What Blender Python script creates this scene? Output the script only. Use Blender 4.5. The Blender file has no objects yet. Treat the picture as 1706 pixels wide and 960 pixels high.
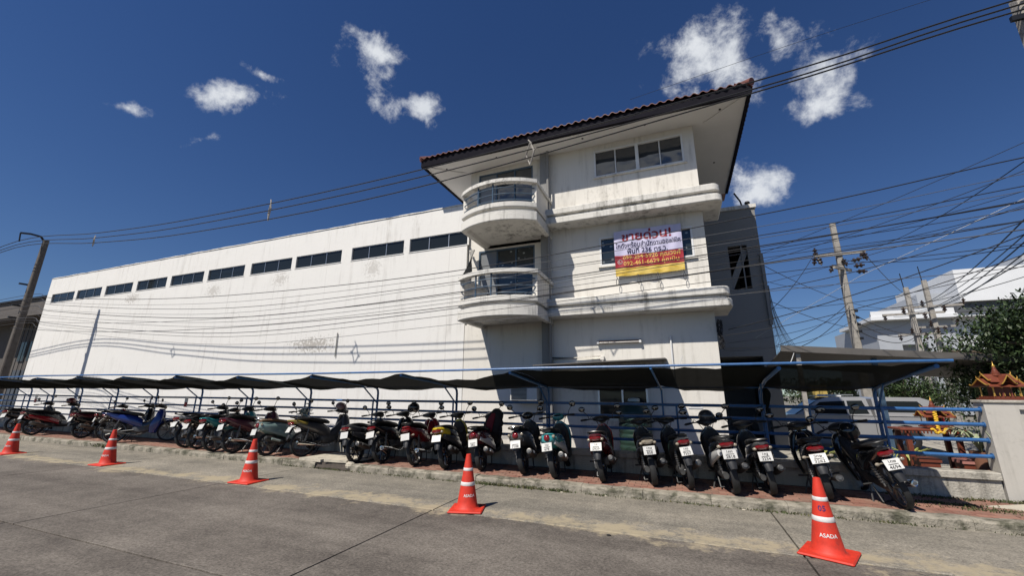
import bpy, bmesh, math, random
from mathutils import Vector, Matrix
random.seed(7)
R = math.radians
SC = bpy.context.scene
COL = SC.collection

# ------------------------------------------------------------------ camera
CAM_H = 1.65
cam = bpy.data.cameras.new('camera')
cam.sensor_width = 36.0
cam.lens = 36.0 * 681.46 / 1706.0
cam.clip_start = 0.05
cam.clip_end = 3000.0
camo = bpy.data.objects.new('camera', cam)
COL.objects.link(camo)
PITCH, ROLL, YAW = R(14.503), R(0.38), R(21.84)
fwd = Vector((-math.sin(YAW) * math.cos(PITCH), math.cos(YAW) * math.cos(PITCH), math.sin(PITCH)))
r0 = Vector((math.cos(YAW), math.sin(YAW), 0))
u0 = r0.cross(fwd)
rgt = r0 * math.cos(ROLL) + u0 * math.sin(ROLL)
upv = rgt.cross(fwd)
camo.matrix_world = Matrix(((rgt.x, upv.x, -fwd.x, 0), (rgt.y, upv.y, -fwd.y, 0), (rgt.z, upv.z, -fwd.z, CAM_H), (0, 0, 0, 1)))
SC.camera = camo

# ------------------------------------------------------------------ light
SUN_D = Vector((0.30, 0.70, -1.0)).normalized()      # direction the light travels
SUN_EL = math.asin(-SUN_D.z)
sun = bpy.data.lights.new('sun', 'SUN')
sun.energy = 5.0
sun.angle = R(0.53)
sun.color = (1.0, 0.945, 0.86)
suno = bpy.data.objects.new('sun', sun)
COL.objects.link(suno)
suno.rotation_euler = SUN_D.to_track_quat('-Z', 'Y').to_euler()

SC.view_settings.view_transform = 'Standard'
SC.view_settings.look = 'None'
SC.view_settings.exposure = 0.08
SC.view_settings.gamma = 1.0
SC.view_settings.use_curve_mapping = False
SC.cycles.max_bounces = 6
SC.cycles.diffuse_bounces = 1
SC.cycles.transparent_max_bounces = 16

# ------------------------------------------------------------------ world: sky and clouds
W = bpy.data.worlds.new('World')
SC.world = W
W.use_nodes = True
nt = W.node_tree
nt.nodes.clear()
def N(t, **kw):
    n = nt.nodes.new(t)
    for k, v in kw.items():
        setattr(n, k, v)
    return n
def LK(a, b):
    nt.links.new(a, b)
def M_(op, a, b=None, clamp=False):
    n = N('ShaderNodeMath', operation=op)
    n.use_clamp = clamp
    for i, s in enumerate((a, b)):
        if s is None: continue
        if isinstance(s, (int, float)): n.inputs[i].default_value = s
        else: LK(s, n.inputs[i])
    return n.outputs[0]
sky = N('ShaderNodeTexSky', sky_type='NISHITA')
sky.sun_disc = False
sky.sun_elevation = SUN_EL
sky.sun_rotation = math.atan2(-SUN_D.x, -SUN_D.y)
sky.altitude = 0.0
sky.air_density = 1.0
sky.dust_density = 0.0
sky.ozone_density = 4.0
tint = N('ShaderNodeHueSaturation')
tint.inputs['Hue'].default_value = 0.512
tint.inputs['Saturation'].default_value = 1.20
tint.inputs['Value'].default_value = 0.88
LK(sky.outputs[0], tint.inputs['Color'])
# the haze just above the horizon is hidden behind the town in the photograph: read the sky a little higher up
skv = N('ShaderNodeTexCoord'); lift = N('ShaderNodeVectorMath', operation='MULTIPLY_ADD')
LK(skv.outputs['Generated'], lift.inputs[0]); lift.inputs[1].default_value = (1, 1, .95); lift.inputs[2].default_value = (0, 0, .03)
nrm = N('ShaderNodeVectorMath', operation='NORMALIZE'); LK(lift.outputs[0], nrm.inputs[0]); LK(nrm.outputs[0], sky.inputs['Vector'])
bg_sky = N('ShaderNodeBackground')
bg_sky.inputs['Strength'].default_value = 0.075
LK(tint.outputs[0], bg_sky.inputs['Color'])
tc = N('ShaderNodeTexCoord')
NV = tc.outputs['Generated']
def cam_dir(px, py):
    return (rgt * ((px - 853) / 681.46) - upv * ((py - 480) / 681.46) + fwd).normalized()
# each cloud: centre bearing and two half axes (bearings worked out once from the photograph), weight
CLOUDS = [((612, 88), (668, 112), (596, 118), 1.0), ((640, 125), (668, 160), (612, 138), .85), ((690, 180), (752, 206), (704, 150), 1.0),
          ((385, 157), (440, 160), (382, 128), 1.0), ((418, 114), (450, 125), (414, 102), .75), ((218, 165), (262, 184), (212, 150), .7),
          ((345, 228), (364, 224), (348, 220), .2),
          ((1170, 85), (1255, 100), (1166, 18), 1.1), ((1180, 125), (1290, 128), (1178, 70), 1.15), ((1295, 65), (1350, 72), (1292, 22), .85),
          ((1375, 120), (1442, 90), (1330, 60), .9), ((1360, 165), (1420, 168), (1358, 115), .95), ((1262, 300), (1330, 296), (1258, 262), 1.05),
          ((1150, 120), (1215, 122), (1148, 80), 1.1), ((1420, 586), (1450, 584), (1420, 576), .7)]
warp = N('ShaderNodeTexNoise')
warp.inputs['Scale'].default_value = 7.0
warp.inputs['Detail'].default_value = 3.0
LK(NV, warp.inputs['Vector'])
wsub = N('ShaderNodeVectorMath', operation='SUBTRACT')
LK(warp.outputs['Color'], wsub.inputs[0]); wsub.inputs[1].default_value = (.5, .5, .5)
wsc = N('ShaderNodeVectorMath', operation='SCALE')
LK(wsub.outputs[0], wsc.inputs[0]); wsc.inputs['Scale'].default_value = 0.10
wad = N('ShaderNodeVectorMath', operation='ADD')
LK(NV, wad.inputs[0]); LK(wsc.outputs[0], wad.inputs[1])
field = None
# clouds behind the viewer that the third-floor windows mirror in the photograph
def back_dir(px, py):
    d = cam_dir(px, py); return Vector((d.x, -d.y, d.z))
CL = [(cam_dir(*c), cam_dir(*a), cam_dir(*b), w) for c, a, b, w in CLOUDS]
CL += [(back_dir(*c), back_dir(*a), back_dir(*b), w) for c, a, b, w in (((1045, 272), (1120, 268), (1045, 205), 1.5), ((1130, 248), (1215, 244), (1130, 185), 1.5), ((860, 300), (950, 300), (860, 262), 1.2))]
for C0, A, B, wgt in CL:
    a = A - C0; b = B - C0
    a -= C0 * a.dot(C0); b -= C0 * b.dot(C0)
    b -= a * (b.dot(a) / a.dot(a))
    sq = None
    for ax in (a, b):
        n = N('ShaderNodeVectorMath', operation='DOT_PRODUCT')
        LK(wad.outputs[0], n.inputs[0]); n.inputs[1].default_value = ax / ax.dot(ax)
        s = M_('MULTIPLY', n.outputs['Value'], n.outputs['Value'])
        sq = s if sq is None else M_('ADD', sq, s)
    d = M_('MULTIPLY', M_('SUBTRACT', 1.05, M_('SQRT', sq)), wgt)
    f = N('ShaderNodeVectorMath', operation='DOT_PRODUCT')
    LK(NV, f.inputs[0]); f.inputs[1].default_value = C0
    gate = M_('MULTIPLY', M_('LESS_THAN', f.outputs['Value'], 0.0), -9.0)
    d = M_('ADD', M_('MAXIMUM', d, -1.2), gate)
    field = d if field is None else M_('MAXIMUM', field, d)
# scattered clouds of the same kind in the rest of the sky
far = N('ShaderNodeTexNoise'); far.inputs['Scale'].default_value = 2.6; far.inputs['Detail'].default_value = 2.0
LK(NV, far.inputs['Vector'])
vd = N('ShaderNodeVectorMath', operation='DOT_PRODUCT')
LK(NV, vd.inputs[0]); vd.inputs[1].default_value = fwd
outside = M_('MULTIPLY', M_('SUBTRACT', 0.52, vd.outputs['Value']), 6.0, True)
gen = M_('MULTIPLY', M_('SUBTRACT', far.outputs['Fac'], 0.70), 7.0)
gen = M_('SUBTRACT', M_('MULTIPLY', M_('ADD', gen, 1.2), outside), 1.2)
field = M_('MAXIMUM', field, gen)
det = N('ShaderNodeTexNoise'); det.inputs['Scale'].default_value = 15.0; det.inputs['Detail'].default_value = 9.0
det.inputs['Roughness'].default_value = 0.66; det.inputs['Distortion'].default_value = 0.15
LK(NV, det.inputs['Vector'])
dens = M_('ADD', field, M_('MULTIPLY', M_('SUBTRACT', det.outputs['Fac'], 0.555), 3.3))
ramp = N('ShaderNodeMapRange', interpolation_type='SMOOTHSTEP')
ramp.inputs['From Min'].default_value = -0.12; ramp.inputs['From Max'].default_value = 1.0
ramp.inputs['To Max'].default_value = 0.93
LK(dens, ramp.inputs['Value'])
shade = N('ShaderNodeTexNoise'); shade.inputs['Scale'].default_value = 9.0; shade.inputs['Detail'].default_value = 4.0
LK(NV, shade.inputs['Vector'])
crp = N('ShaderNodeMix', data_type='RGBA')
LK(shade.outputs['Fac'], crp.inputs['Factor'])
crp.inputs['A'].default_value = (.66, .70, .76, 1); crp.inputs['B'].default_value = (.93, .95, .97, 1)
bg_cl = N('ShaderNodeBackground'); bg_cl.inputs['Strength'].default_value = 0.92
LK(crp.outputs['Result'], bg_cl.inputs['Color'])
mx = N('ShaderNodeMixShader')
LK(ramp.outputs[0], mx.inputs[0]); LK(bg_sky.outputs[0], mx.inputs[1]); LK(bg_cl.outputs[0], mx.inputs[2])
wo = N('ShaderNodeOutputWorld')
LK(mx.outputs[0], wo.inputs[0])

# ------------------------------------------------------------------ materials
MATS = {}
def mat(name, col, rough=.6, metal=0.0, var=.12, scale=6.0, bump=0.0, bscale=60.0, col2=None, mix=(.45, .7), coat=0.0, obj=False, emit=None, spec=.5, stretch=None):
    """plain procedural paint or stuff: base colour broken up by two noises, fine relief, optional second colour in patches"""
    if name in MATS: return MATS[name]
    m = bpy.data.materials.new(name); m.use_nodes = True
    t = m.node_tree; b = t.nodes['Principled BSDF']
    b.inputs['Roughness'].default_value = rough
    b.inputs['Metallic'].default_value = metal
    b.inputs['Coat Weight'].default_value = coat
    b.inputs['Specular IOR Level'].default_value = spec
    tcn = t.nodes.new('ShaderNodeTexCoord')
    if obj: vec = tcn.outputs['Object']
    else:
        g = t.nodes.new('ShaderNodeNewGeometry'); vec = g.outputs['Position']
    if stretch:
        mp = t.nodes.new('ShaderNodeMapping'); mp.inputs['Scale'].default_value = stretch
        t.links.new(vec, mp.inputs[0]); vec = mp.outputs[0]
    n1 = t.nodes.new('ShaderNodeTexNoise'); n1.inputs['Scale'].default_value = scale; n1.inputs['Detail'].default_value = 8
    n1.inputs['Roughness'].default_value = .62
    t.links.new(vec, n1.inputs['Vector'])
    mr = t.nodes.new('ShaderNodeMapRange'); mr.inputs['From Min'].default_value = .25; mr.inputs['From Max'].default_value = .75
    mr.inputs['To Min'].default_value = 1 - var; mr.inputs['To Max'].default_value = 1 + var
    t.links.new(n1.outputs['Fac'], mr.inputs['Value'])
    base = None
    if col2:
        n2 = t.nodes.new('ShaderNodeTexNoise'); n2.inputs['Scale'].default_value = scale * .55; n2.inputs['Detail'].default_value = 10
        n2.inputs['Roughness'].default_value = .7
        t.links.new(vec, n2.inputs['Vector'])
        m2 = t.nodes.new('ShaderNodeMapRange'); m2.interpolation_type = 'SMOOTHSTEP'
        m2.inputs['From Min'].default_value = mix[0]; m2.inputs['From Max'].default_value = mix[1]
        t.links.new(n2.outputs['Fac'], m2.inputs['Value'])
        x = t.nodes.new('ShaderNodeMix'); x.data_type = 'RGBA'
        x.inputs['A'].default_value = (*col, 1); x.inputs['B'].default_value = (*col2, 1)
        t.links.new(m2.outputs[0], x.inputs['Factor']); base = x.outputs['Result']
    mu = t.nodes.new('ShaderNodeMix'); mu.data_type = 'RGBA'; mu.blend_type = 'MULTIPLY'; mu.inputs['Factor'].default_value = 1
    if base: t.links.new(base, mu.inputs['A'])
    else: mu.inputs['A'].default_value = (*col, 1)
    t.links.new(mr.outputs[0], mu.inputs['B'])
    t.links.new(mu.outputs['Result'], b.inputs['Base Color'])
    if bump:
        n3 = t.nodes.new('ShaderNodeTexNoise'); n3.inputs['Scale'].default_value = bscale; n3.inputs['Detail'].default_value = 6
        t.links.new(vec, n3.inputs['Vector'])
        bp = t.nodes.new('ShaderNodeBump'); bp.inputs['Strength'].default_value = bump; bp.inputs['Distance'].default_value = .02
        t.links.new(n3.outputs['Fac'], bp.inputs['Height']); t.links.new(bp.outputs[0], b.inputs['Normal'])
    if emit:
        b.inputs['Emission Color'].default_value = (*emit, 1); b.inputs['Emission Strength'].default_value = 1
    MATS[name] = m
    return m

def tnode(t, kind, **inp):
    n = t.nodes.new(kind)
    for k, v in inp.items():
        n.inputs[k.replace('_', ' ')].default_value = v
    return n

def plaster(name, col, dirt, amount, streak=1.0, bump=.35, bscale=35, thr=0.0, joint=0.0, spots=()):
    """painted render with vertical rain streaks, patches and a rough float finish"""
    m = bpy.data.materials.new(name); m.use_nodes = True
    t = m.node_tree; b = t.nodes['Principled BSDF']; b.inputs['Roughness'].default_value = .82
    b.inputs['Specular IOR Level'].default_value = .25
    g = t.nodes.new('ShaderNodeNewGeometry')
    mp = t.nodes.new('ShaderNodeMapping'); mp.inputs['Scale'].default_value = (2.6, 2.6, .22)
    t.links.new(g.outputs['Position'], mp.inputs[0])
    a = tnode(t, 'ShaderNodeTexNoise', Scale=1.6, Detail=9.0, Roughness=.68); t.links.new(mp.outputs[0], a.inputs['Vector'])
    c = tnode(t, 'ShaderNodeTexNoise', Scale=.55, Detail=8.0, Roughness=.7); t.links.new(g.outputs['Position'], c.inputs['Vector'])
    d = tnode(t, 'ShaderNodeTexNoise', Scale=9.0, Detail=8.0, Roughness=.7); t.links.new(g.outputs['Position'], d.inputs['Vector'])
    def mrange(src, lo, hi, to):
        r = t.nodes.new('ShaderNodeMapRange'); r.interpolation_type = 'SMOOTHSTEP'
        r.inputs['From Min'].default_value = lo; r.inputs['From Max'].default_value = hi; r.inputs['To Max'].default_value = to
        t.links.new(src, r.inputs['Value']); return r.outputs[0]
    def mathn(op, x, y):
        n = t.nodes.new('ShaderNodeMath'); n.operation = op; n.use_clamp = True
        for i, s in enumerate((x, y)):
            if isinstance(s, float): n.inputs[i].default_value = s
            else: t.links.new(s, n.inputs[i])
        return n.outputs[0]
    s1 = mathn('MULTIPLY', mrange(a.outputs['Fac'], .5 - thr, .78 - thr, streak), mrange(c.outputs['Fac'], .4 - thr, .62 - thr, 1.0))
    s2 = mathn('MULTIPLY', mrange(d.outputs['Fac'], .52 - thr, .7 - thr, .8), mrange(c.outputs['Fac'], .55 - thr, .72 - thr, 1.0))
    fac = mathn('MULTIPLY', mathn('ADD', s1, s2), float(amount))
    if joint:                                            # hairline cracks over the panel joints
        sx = t.nodes.new('ShaderNodeSeparateXYZ'); t.links.new(g.outputs['Position'], sx.inputs[0])
        wob = tnode(t, 'ShaderNodeTexNoise', Scale=.9, Detail=5.0); t.links.new(g.outputs['Position'], wob.inputs['Vector'])
        def mm(op, x, y):
            n = t.nodes.new('ShaderNodeMath'); n.operation = op
            for i, s in enumerate((x, y)):
                if isinstance(s, float): n.inputs[i].default_value = s
                else: t.links.new(s, n.inputs[i])
            return n.outputs[0]
        ph = mm('FRACT', mm('DIVIDE', mm('ADD', mm('ADD', sx.outputs['X'], 100.25), mm('MULTIPLY', wob.outputs['Fac'], .16)), float(joint)), 0.0)
        ln = mm('LESS_THAN', mm('ABSOLUTE', mm('SUBTRACT', ph, .5), 0.0), .0035)
        ln = mm('MULTIPLY', ln, mrange(a.outputs['Fac'], .38, .62, .5))
        fac = mathn('MAXIMUM', fac, ln)
    for (X_, Z_, rx, rz, k_) in spots:                    # patches of peeling paint and mould
        vs = t.nodes.new('ShaderNodeVectorMath'); vs.operation = 'SUBTRACT'; t.links.new(g.outputs['Position'], vs.inputs[0]); vs.inputs[1].default_value = (X_, FY_, Z_)
        vm = t.nodes.new('ShaderNodeVectorMath'); vm.operation = 'MULTIPLY'; t.links.new(vs.outputs[0], vm.inputs[0]); vm.inputs[1].default_value = (1 / rx, 0, 1 / rz)
        ln_ = t.nodes.new('ShaderNodeVectorMath'); ln_.operation = 'LENGTH'; t.links.new(vm.outputs[0], ln_.inputs[0])
        sp_ = t.nodes.new('ShaderNodeMath'); sp_.operation = 'SUBTRACT'; t.links.new(d.outputs['Fac'], sp_.inputs[0])
        sc_ = t.nodes.new('ShaderNodeMath'); sc_.operation = 'MULTIPLY'; sc_.inputs[1].default_value = .22; t.links.new(ln_.outputs['Value'], sc_.inputs[0]); t.links.new(sc_.outputs[0], sp_.inputs[1])
        fac = mathn('MAXIMUM', fac, mrange(sp_.outputs[0], .30, .46, k_))
    x = t.nodes.new('ShaderNodeMix'); x.data_type = 'RGBA'
    x.inputs['A'].default_value = (*col, 1); x.inputs['B'].default_value = (*dirt, 1)
    t.links.new(fac, x.inputs['Factor'])
    v = mrange(d.outputs['Fac'], .2, .8, .10)
    mu = t.nodes.new('ShaderNodeMix'); mu.data_type = 'RGBA'; mu.inputs['B'].default_value = (col[0] * .72, col[1] * .71, col[2] * .68, 1)
    t.links.new(v, mu.inputs['Factor']); t.links.new(x.outputs['Result'], mu.inputs['A'])
    t.links.new(mu.outputs['Result'], b.inputs['Base Color'])
    e = tnode(t, 'ShaderNodeTexNoise', Scale=float(bscale), Detail=5.0); t.links.new(g.outputs['Position'], e.inputs['Vector'])
    f = tnode(t, 'ShaderNodeTexNoise', Scale=1.1, Detail=3.0); t.links.new(g.outputs['Position'], f.inputs['Vector'])
    ad = t.nodes.new('ShaderNodeMath'); ad.operation = 'MULTIPLY_ADD'; ad.inputs[1].default_value = 2.0
    t.links.new(f.outputs['Fac'], ad.inputs[0]); t.links.new(e.outputs['Fac'], ad.inputs[2])
    bp = t.nodes.new('ShaderNodeBump'); bp.inputs['Strength'].default_value = bump; bp.inputs['Distance'].default_value = .02
    t.links.new(ad.outputs[0], bp.inputs['Height']); t.links.new(bp.outputs[0], b.inputs['Normal'])
    MATS[name] = m
    return m

def glass(name, col=(.012, .016, .022), rough=.04, wav=.02):
    m = bpy.data.materials.new(name); m.use_nodes = True
    t = m.node_tree; b = t.nodes['Principled BSDF']
    b.inputs['Base Color'].default_value = (*col, 1); b.inputs['Roughness'].default_value = rough
    b.inputs['Specular IOR Level'].default_value = .75
    g = t.nodes.new('ShaderNodeNewGeometry')
    e = tnode(t, 'ShaderNodeTexNoise', Scale=2.2, Detail=1.0); t.links.new(g.outputs['Position'], e.inputs['Vector'])
    bp = t.nodes.new('ShaderNodeBump'); bp.inputs['Strength'].default_value = wav; bp.inputs['Distance'].default_value = .1
    t.links.new(e.outputs['Fac'], bp.inputs['Height']); t.links.new(bp.outputs[0], b.inputs['Normal'])
    MATS[name] = m
    return m

FY_ = 12.0
WHITE = plaster('white_plaster', (.79, .77, .73), (.36, .33, .29), .5, thr=.02, joint=2.865, spots=((-13.2, 3.45, 1.5, .38, .8), (-26.2, 6.35, .9, .35, .6), (-19.8, 6.2, .7, .4, .5), (-10.6, 6.3, .5, .5, .45), (-15.5, 6.35, .6, .35, .5)))
CREAM = plaster('cream_plaster', (.75, .715, .65), (.26, .24, .20), .65, thr=.03, bump=.32, bscale=45)
LEDGE = plaster('weathered_ledge', (.72, .695, .64), (.075, .07, .06), .85, bump=.6, thr=.04)
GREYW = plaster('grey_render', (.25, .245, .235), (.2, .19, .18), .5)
LOWW = plaster('stained_concrete', (.45, .42, .36), (.06, .056, .046), .95, bump=.6, thr=.06)
PILW = plaster('pebble_render', (.53, .50, .45), (.22, .21, .18), .6, bump=.3, bscale=140, thr=.04)
SOFF = mat('soffit_board', (.70, .68, .645), .8, var=.05, scale=1.5)
BLUE = mat('blue_paint', (.034, .125, .315), .38, var=.25, scale=9, col2=(.03, .075, .16), mix=(.56, .74), bump=.08)
BLUE_T = mat('steel_blue_paint', (.06, .10, .15), .4, var=.2, scale=9)
DARKM = mat('dark_metal', (.03, .03, .032), .45, .6, var=.2, scale=20)
TILE = mat('clay_tile', (.15, .048, .035), .55, var=.35, scale=7, col2=(.09, .05, .042), mix=(.5, .7))
FASC = mat('fascia_dark', (.016, .015, .02), .95, var=.2, spec=.05)
ALU = mat('aluminium', (.60, .61, .62), .35, .85, var=.06)
WFRAME = mat('white_frame', (.75, .75, .74), .4, var=.04)
GLASS = glass('window_glass', (.016, .020, .022), .08)
GLASS.node_tree.nodes['Principled BSDF'].inputs['Specular IOR Level'].default_value = .32
GLASSR = glass('window_glass_clear', (.045, .05, .055), .02, .08)
GLASSR.node_tree.nodes['Principled BSDF'].inputs['Specular IOR Level'].default_value = 1.0
CURT = mat('curtain_cloth', (.33, .33, .34), .9, var=.2, scale=8, stretch=(6, 6, .2))
CONC = mat('pole_concrete', (.33, .305, .27), .85, var=.25, scale=5, bump=.4, bscale=30, col2=(.2, .185, .165), mix=(.5, .68))
WIRE = mat('cable_black', (.014, .014, .016), .5, var=.1)
WIREG = mat('cable_grey', (.10, .10, .105), .5, var=.1)
WIREW = mat('cable_white', (.7, .7, .68), .5, var=.1)
PORC = mat('insulator', (.035, .022, .018), .25, var=.1)
RUBBER = mat('tyre_rubber', (.016, .016, .017), .75, var=.25, scale=30, bump=.2)
PLAST = mat('black_plastic', (.02, .02, .021), .45, var=.2, scale=14)
VINYL = mat('seat_vinyl', (.015, .015, .016), .42, var=.2, scale=25, bump=.1, bscale=200)
BROWNV = mat('brown_vinyl', (.13, .07, .035), .45, var=.2, scale=25)
CHROME = mat('chrome', (.72, .72, .72), .14, 1.0, var=.05)
STEEL = mat('brushed_steel', (.17, .165, .16), .48, .85, var=.2, scale=12)
ENGINE = mat('engine_alloy', (.11, .11, .11), .5, .6, var=.3, scale=20)
REDL = mat('red_lens', (.17, .006, .010), .12, var=.05, coat=.6)
CLRL = mat('clear_lens', (.30, .26, .20), .12, var=.05, coat=.5)
AMBL = mat('amber_lens', (.55, .16, .02), .15, var=.05, coat=.5)
MIRR = mat('mirror_glass', (.20, .21, .22), .05, 1.0, var=.0)
PLATE = mat('plate_white', (.58, .575, .55), .45, var=.14, scale=9)
INK = mat('black_ink', (.012, .012, .014), .6, var=.05)
ORANGE = mat('cone_orange', (.60, .036, .016), .6, var=.2, scale=11, col2=(.33, .04, .028), mix=(.52, .74), bump=.08)
BAND = mat('reflective_band', (.74, .72, .69), .4, var=.14, scale=16, col2=(.5, .45, .40), mix=(.55, .75))
NAVY = mat('navy_ink', (.03, .02, .12), .6, var=.05)
WINK = mat('white_ink', (.75, .72, .70), .6, var=.05)
GRASS = mat('weed_green', (.05, .066, .02), .9, var=.4, scale=20, col2=(.15, .13, .06), mix=(.46, .66))
LEAF = mat('leaf_green', (.036, .062, .017), .55, var=.55, scale=3.0, col2=(.095, .115, .03), mix=(.58, .78))
LEAFD = mat('leaf_dark', (.024, .044, .014), .55, var=.4, scale=3.0)
BARK = mat('bark', (.12, .09, .065), .9, var=.3, bump=.6, bscale=30)
SHRED = mat('shrine_red', (.17, .045, .024), .45, var=.2, scale=18)
GOLD = mat('shrine_gold', (.62, .36, .08), .35, .55, var=.2, scale=20)
MARI = mat('marigold', (.75, .45, .03), .8, var=.3, scale=40)
SILVER = mat('silver_paint', (.46, .46, .465), .3, .4, var=.03, coat=.6)
TGREEN = mat('tank_green_shaded', (.018, .043, .031), .42, var=.15, scale=5)  # green darkened to carry the shade over the tank
BEIGE = mat('concrete_slab_old', (.50, .45, .36), .85, var=.22, scale=6, bump=.6, bscale=40, col2=(.30, .27, .22), mix=(.5, .7))
OLDW = plaster('old_dark_wall', (.12, .108, .10), (.028, .026, .025), .9)
OLDS = mat('old_shutter', (.09, .10, .115), .6, .3, var=.2, scale=10)
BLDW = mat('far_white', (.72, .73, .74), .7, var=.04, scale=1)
BLDSH = mat('far_white_shaded', (.38, .40, .43), .7, var=.06, scale=1)  # shaded faces of the white building, shade put into the colour
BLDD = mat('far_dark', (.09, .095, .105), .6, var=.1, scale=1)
ROOFM = mat('carport_sheet', (.13, .12, .11), .6, .2, var=.15, scale=3)
MORTAR = mat('paver_bed', (.10, .082, .068), .95, var=.3, scale=12)

def paver_mat():
    m = bpy.data.materials.new('red_paver'); m.use_nodes = True
    t = m.node_tree; b = t.nodes['Principled BSDF']; b.inputs['Roughness'].default_value = .88
    oi = t.nodes.new('ShaderNodeObjectInfo'); g = t.nodes.new('ShaderNodeNewGeometry')
    wn = t.nodes.new('ShaderNodeTexWhiteNoise'); wn.noise_dimensions = '3D'
    sn = t.nodes.new('ShaderNodeVectorMath'); sn.operation = 'SNAP'; sn.inputs[1].default_value = (.22, .11, 10)
    t.links.new(g.outputs['Position'], sn.inputs[0]); t.links.new(sn.outputs[0], wn.inputs['Vector'])
    cr = t.nodes.new('ShaderNodeValToRGB')
    cr.color_ramp.elements[0].color = (.19, .082, .058, 1); cr.color_ramp.elements[1].color = (.33, .165, .118, 1)
    t.links.new(wn.outputs['Value'], cr.inputs[0])
    n = tnode(t, 'ShaderNodeTexNoise', Scale=3.0, Detail=9.0, Roughness=.7); t.links.new(g.outputs['Position'], n.inputs['Vector'])
    mr = t.nodes.new('ShaderNodeMapRange'); mr.inputs['From Min'].default_value = .42; mr.inputs['From Max'].default_value = .68
    mr.inputs['To Max'].default_value = .75
    t.links.new(n.outputs['Fac'], mr.inputs['Value'])
    x = t.nodes.new('ShaderNodeMix'); x.data_type = 'RGBA'; x.inputs['B'].default_value = (.215, .165, .125, 1)
    t.links.new(mr.outputs[0], x.inputs['Factor']); t.links.new(cr.outputs[0], x.inputs['A'])
    t.links.new(x.outputs['Result'], b.inputs['Base Color'])
    n2 = tnode(t, 'ShaderNodeTexNoise', Scale=90.0, Detail=4.0); t.links.new(g.outputs['Position'], n2.inputs['Vector'])
    bp = t.nodes.new('ShaderNodeBump'); bp.inputs['Strength'].default_value = .5; bp.inputs['Distance'].default_value = .01
    t.links.new(n2.outputs['Fac'], bp.inputs['Height']); t.links.new(bp.outputs[0], b.inputs['Normal'])
    return m
PAVER = paver_mat()

def road_mat(name, ca, cb, sand):
    """worn concrete: aggregate speckle, tyre-dark bands, drifts of sand along the joint near y = 5.7"""
    m = bpy.data.materials.new(name); m.use_nodes = True
    t = m.node_tree; b = t.nodes['Principled BSDF']; b.inputs['Roughness'].default_value = .9
    b.inputs['Specular IOR Level'].default_value = .2
    g = t.nodes.new('ShaderNodeNewGeometry'); P = g.outputs['Position']
    n1 = tnode(t, 'ShaderNodeTexNoise', Scale=.7, Detail=9.0, Roughness=.68); t.links.new(P, n1.inputs['Vector'])
    mp = t.nodes.new('ShaderNodeMapping'); mp.inputs['Scale'].default_value = (.10, 1.2, 1); t.links.new(P, mp.inputs[0])
    n2 = tnode(t, 'ShaderNodeTexNoise', Scale=1.3, Detail=6.0, Roughness=.6); t.links.new(mp.outputs[0], n2.inputs['Vector'])
    n3 = tnode(t, 'ShaderNodeTexNoise', Scale=34.0, Detail=6.0, Roughness=.85); t.links.new(P, n3.inputs['Vector'])
    n6 = tnode(t, 'ShaderNodeTexNoise', Scale=8.0, Detail=6.0, Roughness=.75); t.links.new(P, n6.inputs['Vector'])
    def mrange(src, lo, hi, a, z):
        r = t.nodes.new('ShaderNodeMapRange'); r.inputs['From Min'].default_value = lo; r.inputs['From Max'].default_value = hi
        r.inputs['To Min'].default_value = a; r.inputs['To Max'].default_value = z
        t.links.new(src, r.inputs['Value']); return r.outputs[0]
    def mth(op, x, y):
        n = t.nodes.new('ShaderNodeMath'); n.operation = op
        for i, s in enumerate((x, y)):
            if isinstance(s, (int, float)): n.inputs[i].default_value = s
            else: t.links.new(s, n.inputs[i])
        return n.outputs[0]
    x = t.nodes.new('ShaderNodeMix'); x.data_type = 'RGBA'
    x.inputs['A'].default_value = (*ca, 1); x.inputs['B'].default_value = (*cb, 1)
    t.links.new(mrange(mth('ADD', n1.outputs['Fac'], mth('MULTIPLY', n2.outputs['Fac'], .8)), .72, 1.08, 0, 1), x.inputs['Factor'])
    sp = mth('MULTIPLY', mrange(n3.outputs['Fac'], .34, .66, .40, 1.60), mrange(n6.outputs['Fac'], .3, .7, .78, 1.22))
    mu = t.nodes.new('ShaderNodeMix'); mu.data_type = 'RGBA'; mu.blend_type = 'MULTIPLY'; mu.inputs['Factor'].default_value = 1
    t.links.new(x.outputs['Result'], mu.inputs['A']); t.links.new(sp, mu.inputs['B'])
    out = mu.outputs['Result']
    if sand:
        sx = t.nodes.new('ShaderNodeSeparateXYZ'); t.links.new(P, sx.inputs[0])
        n4 = tnode(t, 'ShaderNodeTexNoise', Scale=1.7, Detail=8.0, Roughness=.72); t.links.new(P, n4.inputs['Vector'])
        d = mth('ABSOLUTE', mth('SUBTRACT', sx.outputs['Y'], 5.88), 0)
        k = mth('SUBTRACT', mth('ADD', mth('ADD', mth('MULTIPLY', n4.outputs['Fac'], 2.4), mth('MULTIPLY', n6.outputs['Fac'], .9)), -1.32), mth('MULTIPLY', d, 1.0))
        f = t.nodes.new('ShaderNodeMapRange'); f.interpolation_type = 'SMOOTHSTEP'
        f.inputs['From Min'].default_value = .0; f.inputs['From Max'].default_value = .42; f.inputs['To Max'].default_value = .85
        t.links.new(k, f.inputs['Value'])
        y = t.nodes.new('ShaderNodeMix'); y.data_type = 'RGBA'; y.inputs['B'].default_value = (.40, .335, .225, 1)
        t.links.new(f.outputs[0], y.inputs['Factor']); t.links.new(out, y.inputs['A'])
        out = y.outputs['Result']
    t.links.new(out, b.inputs['Base Color'])
    bp = t.nodes.new('ShaderNodeBump'); bp.inputs['Strength'].default_value = .55; bp.inputs['Distance'].default_value = .012
    t.links.new(n3.outputs['Fac'], bp.inputs['Height']); t.links.new(bp.outputs[0], b.inputs['Normal'])
    return m
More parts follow.
